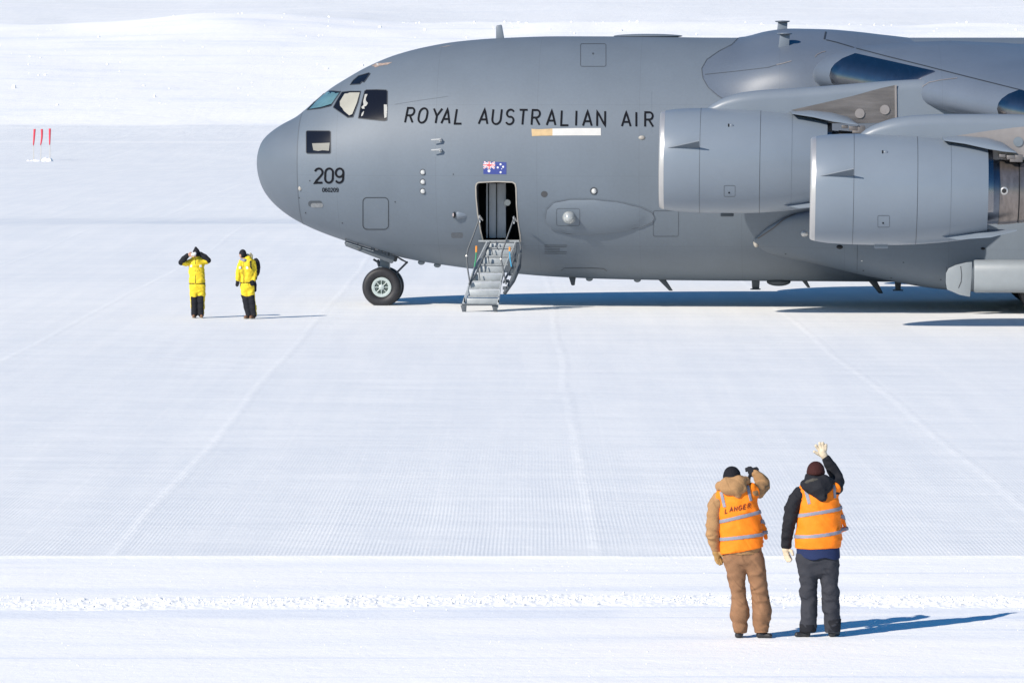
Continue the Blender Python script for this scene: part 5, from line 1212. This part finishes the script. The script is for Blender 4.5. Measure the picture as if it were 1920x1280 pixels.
# --- man in black jacket, waving
FB_ = Fig(1533, 1193, 'person in black hooded jacket and orange safety vest waving one hand held high')
KB = dict(seed=4.1, leg_hem=1184, torso=[(1533, 1038, 0, 40), (1533, 1012, 0, 40), (1534, 985, 0, 38), (1535, 960, 0, 36.5), (1535, 940, 0, 34), (1532, 922, 0, 24)],
    shoulders=[(1499, 923, 0, 11), (1532, 915, 0, 15), (1562, 913, 0, 12)],
    larm=[(1499, 923, 0, 13), (1490, 935, -.01, 13.5), (1483, 950, -.02, 13.5), (1480, 968, -.02, 13), (1477, 985, 0, 12), (1475.5, 1002, .02, 11), (1474, 1020, .04, 9.5)],
    rarm=[(1561, 919, 0, 13), (1567, 912, .08, 13.5), (1571, 902, .16, 13), (1570, 895, .2, 12.5), (1562, 880, .19, 11.5), (1555, 868, .17, 9.5), (1550.5, 861, .16, 8.2)],
    lleg=[(1512, 1045, 0, 21), (1514, 1055, 0, 20), (1515, 1070, 0, 19), (1515.5, 1086, 0, 17), (1516.5, 1099, 0, 14.8), (1514.5, 1109, -.01, 17), (1516.7, 1120, 0, 15.3), (1516.3, 1143, 0, 16.4), (1516, 1160, 0, 15.2), (1515, 1169, 0, 16.2), (1514.5, 1188, 0, 14.2)],
    rleg=[(1553, 1045, 0, 20), (1554, 1055, 0, 19.5), (1554.6, 1070, 0, 18.5), (1554.3, 1086, 0, 16.4), (1555, 1097, 0, 15.2), (1557, 1108, -.01, 17), (1557, 1127, 0, 16.6), (1558, 1138, 0, 17.4), (1560, 1148, 0, 15), (1561, 1160, 0, 15), (1561.6, 1168, 0, 15), (1561.6, 1183, 0, 13.8)],
    hips=[(1534, 1034, 0, 38), (1534, 1048, -.01, 34)], trouser_mat=C['char'], jacket_mat=C['blackc'], jacket_hem=1030, hem=((1490, 1026), (1576, 1024)),
    flap=[((1574, 945, .1, 3), (1587.5, 992, .17, 3)), ((1573, 958, .1, 3), (1578, 994, .17, 3.5)), ((1587.5, 992, .17, 3), (1578, 996, .17, 3)), ((1574, 995, .1, 4), (1577, 1010, .12, 4))],
    hole_l=[(1484, 905, 0, 13), (1488, 925, 0, 11.5), (1486, 945, 0, 11.5), (1482, 968, 0, 11), (1478, 985, 0, 8)], hole_r=[(1576, 898, .05, 16.5), (1584, 914, .05, 14.5), (1587, 928, .05, 12)],
    strips=[('h', ((1493, 964), (1578, 950), 7.2, .8)), ('h', ((1486, 1003), (1580, 993), 7.0, -1.6)), ('f', ((1577, 966), (1592, 974), 7.5)), ('v', ((1515.5, 941), (1508, 912), 6.6)), ('v', ((1564, 930), (1562, 905), 5.2))],
    head=(1528.5, 886, .02, 14.5, (.0, 1, .0)), hat=((1528.7, 879.5, .01), (.094, .110, .100)), hat_mat=C['maroon'],
    hood=dict(caps=[((1509, 903, -.04, 8), (1522, 897, -.08, 8)), ((1522, 897, -.08, 8), (1545, 896, -.08, 8.5)), ((1545, 896, -.08, 8.5), (1556, 902, -.02, 8)), ((1534, 912, -.12, 17), (1541, 928, -.13, 7)), ((1506, 905, -.03, 6), (1510, 912, .05, 8)), ((1556, 903, 0, 7), (1552, 912, .06, 9)), ((1508, 908, -.1, 7), (1538, 925, -.12, 9))],
              ells=[((1532, 908, -.10), (.158, .085, .088))]),
    hands=[('glove', [[(1472, 1036, .03, 3), (1475, 1044, .02, 2.9), (1480, 1050, .0, 2.5)], [(1475, 1036, .02, 3), (1478, 1043, .01, 2.9), (1482, 1048, 0, 2.5)], [(1471, 1037, .04, 3), (1472.5, 1044, .03, 2.9), (1476, 1050, .01, 2.5)], [(1476, 1035, .05, 2.8), (1480, 1042, .05, 2.7), (1483, 1047, .03, 2.3)], [(1478, 1028, .03, 3.2), (1484, 1032, .01, 3), (1486, 1038, 0, 2.5)]],
             [(1473, 1022, .04, 6.8), (1473, 1029, .04, 7), (1474, 1036, .04, 6)], C['cream']),
           ('glove', [[(1538, 844, .16, 3.5), (1533.5, 838.5, .16, 3.3), (1530.5, 834.5, .15, 3.0)], [(1541, 841, .16, 3.5), (1539, 834.5, .16, 3.3), (1537.6, 830, .15, 3.0)], [(1544.5, 841, .16, 3.5), (1544, 834, .16, 3.3), (1543.3, 830, .15, 3.0)], [(1548, 843, .16, 3.4), (1549, 837.5, .16, 3.1), (1549.3, 833.5, .15, 2.8)], [(1541, 853, .16, 3.6), (1533, 849, .15, 3.1), (1527, 845.5, .14, 2.5)]],
             [(1549, 859, .16, 6.6), (1545, 852, .16, 7), (1543, 846, .16, 6.6)], C['cream'])],
    boots=[((1512, 1188, 0), (1494, 1188.5, -.02), (1514, 1178, 0)), ((1560, 1187, 0), (1571, 1188, .06), (1561, 1177, 0))])
def extraB():
    F_ = FB_
    sh = lambda P_: smax(P_[:, 2] - F_.p(0, 1022)[2], smax(chain(P_, F_.c([(1533, 1020, 0, 40.5), (1534, 1046, 0, 41)]), .02, .66), -(P_[:, 2] - F_.p(0, 1044)[2] - .012 * np.sin(P_[:, 0] * 26)), .01), .003)
    a = F_.c([(1534, 1030, 0, 42)]); lo_, hi_ = bounds(a, .03); lo_[2] = F_.p(0, 1060)[2]; hi_[2] = F_.p(0, 1020)[2]
    col = lambda P_: smin(cone(P_, F_.p(1528, 886, .02, 17.2), F_.p(1529, 900, 0, 18)), cone(P_, F_.p(1511, 888, -.02, 3), F_.p(1510, 897, -.02, 4)), .02)
    cf = lambda P_: np.maximum(cone(P_, F_.p(1515, 1166, 0, 16.9), F_.p(1514.5, 1190, 0, 15)), np.maximum(P_[:, 2] - F_.p(0, 1168)[2], F_.p(0, 1184)[2] - P_[:, 2]))
    cr = lambda P_: np.maximum(cone(P_, F_.p(1561.6, 1160, 0, 15.8), F_.p(1561.6, 1184, 0, 14.4)), np.maximum(P_[:, 2] - F_.p(0, 1158)[2], F_.p(0, 1182)[2] - P_[:, 2]))
    out = [('shirt_tail', sh, lo_, hi_, C['navyc'])]
    lo_, hi_ = bounds(F_.c([(1528, 893, 0, 22)]), .03); hi_[2] = F_.p(0, 882)[2]; out.append(('collar', lambda P_: np.maximum(col(P_), P_[:, 2] - F_.p(0, 885)[2]), lo_, hi_ + .02, C['blackc']))
    for f_, u in ((cf, 1515), (cr, 1561.6)): lo_, hi_ = bounds(F_.c([(u, 1176, 0, 22)]), .02); out.append(('gaiter', f_, lo_, hi_, C['blackc']))
    br = lambda P_: chain(P_, F_.c([(1506, 903.5, -.10, 3), (1512, 899, -.125, 3.6), (1522, 895.5, -.14, 3.8), (1530, 895, -.14, 3.2)]), .01)
    lo_, hi_ = bounds(F_.c([(1506, 903.5, -.1, 4), (1530, 895, -.14, 4)]), .03); out.append(('hood_lining', br, lo_, hi_, C['olive']))
    return out
KB['extra'] = extraB
vest_person(FB_, KB)

# --- two people in yellow and black suits by the nose
def suit_person(F_, K):
    h = .014; tor = F_.c(K['torso']); sh = F_.c(K['sh']); la, ra, ll, rl = [F_.c(K[k]) for k in ('larm', 'rarm', 'lleg', 'rleg')]
    lo, hi = bounds(tor + sh + la + ra + F_.c([K['head'][:3] + (4,)]), .08); llo, lhi = bounds(ll + rl + tor, .04)
    hd = F_.head(*K['head']); hp = F_.p(*K['head'][:3]); shrink = lambda c, k: [(x, y, z, r * k) for x, y, z, r in c]
    def body(P_):
        d = smin(hd(P_), cone(P_, (hp[0], hp[1], hp[2] - .05, .05), (tor[-1][0], 0, tor[-1][2], .06)), .03); d = smin(d, chain(P_, shrink(tor, .8), .03, .62), .04)
        for c in (la, ra, ll, rl): d = smin(d, chain(P_, shrink(c, .65), .02), .025)
        return d
    garment('body', body, np.minimum(lo, llo), np.maximum(hi, lhi) + [0, 0, .12], .016, C['skin'], F_.o)
    zb = F_.p(0, K['belt'])[2]; zk = F_.p(0, K['knee'])[2]
    legs = lambda P_: smin(smin(chain(P_, ll, .02), chain(P_, rl, .02), .02), chain(P_, tor[:2], .03, .68), .03)
    garment('trousers', lambda P_: smax(legs(P_), P_[:, 2] - zb, .01), llo, lhi, h, C['yellow'], F_.o, wr=.011, seed=1, fz=8)
    garment('leg_panel', lambda P_: np.maximum(np.maximum(legs(P_) - .016, P_[:, 2] - zk - .02 * np.sin(P_[:, 0] * 20)), K['side'](P_)), llo, lhi, .012, C['blackc'], F_.o, wr=.005, seed=5)
    up = lambda P_: smax(smin(smin(smin(chain(P_, tor, .03, .68), chain(P_, sh, .03), .05), chain(P_, la, .02), .03), chain(P_, ra, .02), .03), zb - P_[:, 2], .01)
    jk = garment('jacket', up, lo, hi, h, C['yellow'], F_.o, wr=.014, seed=2, fz=8, fx=5)
    for nm, f_, bb, m_, hh in K['bits'](F_, up): garment(nm, f_, *bounds(F_.c(bb), .03), hh, m_, F_.o)
    for hl, to, tp in K['boots']: boot(F_, 'boot', C['bboot'], hl, to, tp, F_.o, r=3.5, sole=C['sole'], h=.009)
    for nm, cs, palm, m_ in K['hands']:
        cs = [F_.c(c) for c in cs]; palm = F_.c(palm); lo_, hi_ = bounds(palm + [q for c in cs for q in c], .02); garment(nm, hand_f(cs, palm), lo_, hi_, .006, m_, F_.o)
    return jk
slab = lambda F_, u0, u1, v0, v1: (lambda P_: np.maximum(np.maximum(F_.p(u0, 0)[0] - P_[:, 0], P_[:, 0] - F_.p(u1, 0)[0]), np.maximum(P_[:, 2] - F_.p(0, v0)[2], F_.p(0, v1)[2] - P_[:, 2])))
front = lambda P_: P_[:, 1]
def bitsC(F_, up):
    arm = lambda pts, g: (lambda P_: chain(P_, F_.c(pts), .02))
    out = [('sleeve_panel', arm([(340.8, 491.5, -.13, 5.5), (346, 485, -.15, 5.5), (352.5, 478.5, -.16, 4.4)], 0), [(336, 495, -.2, 5), (356, 474, -.1, 5)], C['blackc'], .012),
           ('sleeve_panel', arm([(390.5, 488, .0, 5.7), (384, 482, .0, 5.7), (376, 476.5, .0, 4.9)], 0), [(373, 474, 0, 5), (394, 492, 0, 5)], C['blackc'], .012)]
    hd = lambda P_: smax(smin(ell(P_, F_.p(368.5, 475, .02)[:3], (.095, .115, .135)), cone(P_, F_.p(368, 470, .02, 5), F_.p(367.5, 464.5, .02, 2.4)), .03), -ell(P_, F_.p(366.5, 477, -.12)[:3], (.062, .08, .085)), .015)
    hd2 = lambda P_: smin(hd(P_), cone(P_, F_.p(372, 480, .03, 4.6), F_.p(371, 486, .02, 5)), .03)
    out.append(('hood', hd2, [(368, 475, 0, 12)], C['blackc'], .011))
    out.append(('zip', lambda P_: np.maximum(np.maximum(up(P_) - .014, slab(F_, 366.8, 367.8, 485, 531)(P_)), front(P_)), [(367, 485, -.1, 3), (367, 531, -.1, 3)], C['blackc'], .008))
    out.append(('belt', lambda P_: np.maximum(np.maximum(up(P_) - .014, slab(F_, 352, 388, 530.3, 532)(P_)), slab(F_, 352, 388, 530, 532.5)(P_)), [(356, 531, 0, 8), (383, 531, 0, 8)], C['blackc'], .009))
    out.append(('pocket_zip', lambda P_: np.maximum(np.maximum(up(P_) - .014, slab(F_, 370.8, 371.5, 495, 512)(P_)), front(P_)), [(371, 496, -.1, 3), (371, 512, -.1, 3)], C['blackc'], .008))
    for u in (359, 377): out.append(('chest_badge', lambda P_, u=u: np.maximum(np.maximum(up(P_) - .014, slab(F_, u - 2.2, u + 2.2, 496, 500.5)(P_)), front(P_)), [(u, 498, -.1, 5)], C['gogg'], .008))
    out.append(('camera', lambda P_: smin(ell(P_, F_.p(365, 476, -.19)[:3], (.052, .04, .045)), cone(P_, F_.p(362, 477, -.2, 2.4), F_.p(367, 474.5, -.19, 2.6)), .02), [(365, 476, -.19, 6)], C['gogg'], .008))
    return out
FC = Fig(370.5, 596, 'person in yellow and black suit with both arms raised to the face')
KC = dict(torso=[(370.5, 538, 0, 14.2), (370, 528, 0, 14.4), (369, 510, 0, 14.6), (369, 496, 0, 14.2), (369, 488, 0, 10)], sh=[(357, 491, 0, 4.5), (369, 488, 0, 5.5), (381, 490, 0, 4.8)],
    larm=[(356.5, 492, 0, 5), (349, 493.5, -.08, 5), (341.5, 491.5, -.13, 4.6), (346, 485, -.15, 4.4), (352.5, 478.5, -.16, 3.4)], rarm=[(381.5, 491, 0, 5), (387, 490.5, 0, 5), (390.5, 488, 0, 4.7), (384, 482, 0, 4.6), (376, 476.5, 0, 4)],
    lleg=[(363.8, 536, 0, 8), (363.6, 550, 0, 7.4), (363.8, 563, -.02, 6.4), (364.2, 575, 0, 6.1), (364.6, 588, 0, 5.2)], rleg=[(377.5, 536, 0, 8), (378, 550, 0, 7.4), (377.6, 563, -.02, 6.3), (377.4, 575, 0, 6.1), (377.3, 588, 0, 5.4)],
    belt=531.5, knee=555, side=lambda P_: np.abs(P_[:, 0]) - .165, head=(367, 477, .0, 6.2, (-.15, -1, -.1)), bits=bitsC,
    boots=[((364.5, 591.5, .02), (363.5, 592.2, -.12), (364.6, 586, .02)), ((377.5, 591.5, .02), (378.5, 592.2, -.12), (377.4, 586, .02))],
    hands=[('hand', [[(357, 476, -.18, 1.2), (360, 474.5, -.2, 1.1), (362.5, 475.5, -.2, 1)], [(357, 477.3, -.18, 1.2), (360.5, 476.3, -.2, 1.1), (363, 477, -.2, 1)], [(357, 478.6, -.18, 1.2), (360.5, 478.2, -.2, 1.1), (362.5, 478.5, -.2, 1)], [(356.5, 479.8, -.18, 1.1), (360, 480, -.2, 1), (362, 480, -.2, .9)], [(355.5, 475.5, -.18, 1.3), (357.5, 473, -.2, 1.2), (360, 472.5, -.2, 1)]], [(352.5, 478.5, -.16, 2.6), (355, 477.8, -.17, 2.9), (357, 477.5, -.18, 2.4)], C['skin']),
           ('glove', [[(372, 474, -.06, 1.4), (370.5, 472.5, -.14, 1.3), (369, 473.5, -.17, 1.1)], [(372, 475.5, -.06, 1.4), (370.5, 475, -.14, 1.3), (368.5, 475.5, -.17, 1.1)], [(372, 477, -.06, 1.4), (370.5, 477, -.14, 1.3), (368.8, 477.2, -.17, 1.1)], [(372, 478.4, -.06, 1.3), (371, 479, -.13, 1.2), (369.5, 479, -.16, 1)], [(373, 473, -.04, 1.5), (371, 470.8, -.1, 1.3), (369.5, 471, -.14, 1.1)]], [(376, 476.5, 0, 2.9), (373.5, 476, -.03, 3), (372, 476, -.06, 2.6)], C['blackc'])])
suit_person(FC, KC)
def bitsD(F_, up):
    out = [('balaclava', lambda P_: smax(smin(ell(P_, F_.p(455.5, 475.5, 0)[:3], (.095, .12, .115)), cone(P_, F_.p(458, 479, .02, 5), F_.p(461, 485, .02, 5.5)), .03), -ell(P_, F_.p(450, 479, -.11)[:3], (.05, .06, .045)), .015), [(457, 478, 0, 12)], C['blackc'], .011)]
    out.append(('zip', lambda P_: np.maximum(np.maximum(up(P_) - .014, slab(F_, 457.3, 458.3, 487, 533)(P_)), front(P_)), [(458, 487, -.1, 3), (458, 531, -.1, 3)], C['blackc'], .008))
    for a, b in ((450.5, 456), (461, 473)): out.append(('belt', lambda P_, a=a, b=b: np.maximum(np.maximum(up(P_) - .014, slab(F_, a, b, 528.4, 530)(P_)), front(P_)), [(a, 529, -.1, 6), (b, 529, -.1, 6)], C['blackc'], .009))
    out.append(('pocket_zip', lambda P_: np.maximum(np.maximum(up(P_) - .014, slab(F_, 454, 454.7, 496, 514)(P_)), front(P_)), [(454.3, 496, -.1, 3), (454, 514, -.1, 3)], C['blackc'], .008))
    for u in (450.8, 464.2): out.append(('chest_badge', lambda P_, u=u: np.maximum(np.maximum(up(P_) - .014, slab(F_, u - 2.2, u + 2.2, 499, 504)(P_)), front(P_)), [(u, 501.5, -.1, 5)], C['gogg'], .008))
    out.append(('sleeve_panel', lambda P_: chain(P_, F_.c([(480, 504, .05, 3.9), (480, 512, .04, 4.0), (478.5, 522, 0, 3.8)]), .02), [(480, 503, .05, 5), (479, 523, 0, 5)], C['blackc'], .012))
    out.append(('side_panel', lambda P_: chain(P_, F_.c([(476, 524, .02, 3.4), (477.3, 534, .02, 4), (477.6, 544, .02, 3.6)]), .02, 1.2), [(476, 522, 0, 5), (478, 546, 0, 5)], C['blackc'], .012))
    out.append(('collar', lambda P_: chain(P_, F_.c([(453, 486.5, -.05, 2.6), (459, 487.5, -.09, 2.8), (466, 486.5, -.03, 3)]), .02), [(452, 485, 0, 5), (467, 490, -.05, 5)], C['silver'], .01))
    return out
FD = Fig(469, 597.5, 'person in yellow and black suit, head bowed and arms hanging, wearing a backpack')
KD = dict(torso=[(464, 537, 0, 13), (463.5, 526, 0, 13.2), (463.5, 510, 0, 13.4), (464, 497, 0, 12.6), (464, 488, 0, 9)], sh=[(453, 491, -.02, 4.5), (463, 488, 0, 5.5), (474, 491, .03, 5)],
    larm=[(453, 492, -.02, 4.9), (449.5, 500, -.02, 4.9), (447, 512, -.03, 4.6), (446, 525, -.06, 3.8)], rarm=[(475, 493, .03, 5), (477.5, 503, .04, 5), (478, 512, .02, 4.6), (475.5, 524, -.05, 4)],
    lleg=[(458.5, 537, 0, 7.4), (460, 551, 0, 7), (462.3, 563, -.02, 6), (463.8, 575, 0, 5.8), (467, 589, 0, 5)], rleg=[(470, 537, 0, 7.4), (470.5, 551, 0, 7.2), (472, 563, -.01, 6.8), (474, 575, 0, 6.6), (476.3, 589, 0, 5.4)],
    belt=530, knee=554, side=lambda P_: P_[:, 0] - .075 - (.05) * 0 - (1.0 - P_[:, 2]) * .10, head=(454.5, 477, .0, 6.2, (-.55, -1, -.45)), bits=bitsD,
    boots=[((466, 593, .03), (460, 593.8, -.08), (467, 588, .02)), ((475, 593, .03), (470.5, 594, -.11), (476, 588, .02))],
    hands=[('glove', [[(445, 531, -.07, 1.4), (444.5, 534, -.08, 1.2), (444.6, 536.3, -.08, 1)], [(446.3, 531, -.07, 1.4), (446, 534, -.08, 1.2), (446, 536, -.08, 1)], [(443.8, 530.5, -.06, 1.4), (443, 533, -.07, 1.2), (443.2, 535.4, -.07, 1)], [(447.3, 530, -.07, 1.3), (447.4, 533, -.08, 1.1), (447.2, 535, -.08, .9)], [(447.6, 527.5, -.08, 1.4), (448.6, 530, -.09, 1.2), (448.3, 532, -.09, 1)]], [(446, 525, -.06, 3.2), (445.6, 529, -.07, 3.1)], C['blackc']),
           ('glove', [[(472.5, 529, -.09, 1.5), (470.8, 531.5, -.11, 1.3), (471, 533.6, -.11, 1)], [(474, 530, -.09, 1.5), (472.8, 533, -.11, 1.3), (473, 535, -.11, 1)], [(475.5, 530, -.09, 1.5), (475, 533, -.1, 1.3), (475, 534.6, -.1, 1)], [(477, 529.5, -.07, 1.4), (476.8, 532, -.08, 1.2), (476.8, 534, -.08, 1)], [(471.5, 526, -.09, 1.5), (470, 528, -.12, 1.3), (470, 530, -.12, 1)]], [(475.5, 523.5, -.05, 3.6), (474.3, 528, -.08, 3.6)], C['blackc'])])
suit_person(FD, KD)
# backpack: worn, a thing of its own
bp = empty('backpack', FD.o.location + Vector((0, 0, 0)), YAW); tag(bp, 'black backpack carried by the bowed person in the yellow suit', 'backpack')
pk = lambda P_: smin(ell(P_, FD.p(479.5, 501, .17)[:3], (.115, .13, .235)), ell(P_, FD.p(478, 510, .2)[:3], (.10, .11, .14)), .05)
garment('pack_body', pk, *bounds(FD.c([(479, 501, .17, 20)]), .02), .012, C['blackc'], bp, wr=.006)
st_ = lambda P_: chain(P_, FD.c([(474, 487, .05, 1.4), (470.5, 490, -.08, 1.4), (471, 499, -.12, 1.3), (473.5, 509, -.06, 1.2), (478, 512, .06, 1.2)]), .01)
garment('strap', st_, *bounds(FD.c([(474, 487, .05, 3), (471, 499, -.12, 3), (478, 512, .06, 3)]), .02), .009, C['blackc'], bp)
cp = lambda P_: smin(chain(P_, FD.c([(467, 481, .06, 2.2), (470, 475.5, .08, 1.6), (472.5, 479, .1, 1.8), (471.5, 484, .1, 2.6)]), .01), ell(P_, FD.p(464.5, 479, .06)[:3], (.04, .05, .05)), .02)
garment('lid_strap', cp, *bounds(FD.c([(464, 485, .05, 3), (473, 474, .1, 3)]), .03), .009, cloth('pale_webbing', (.42, .38, .25), var=.4), bp)
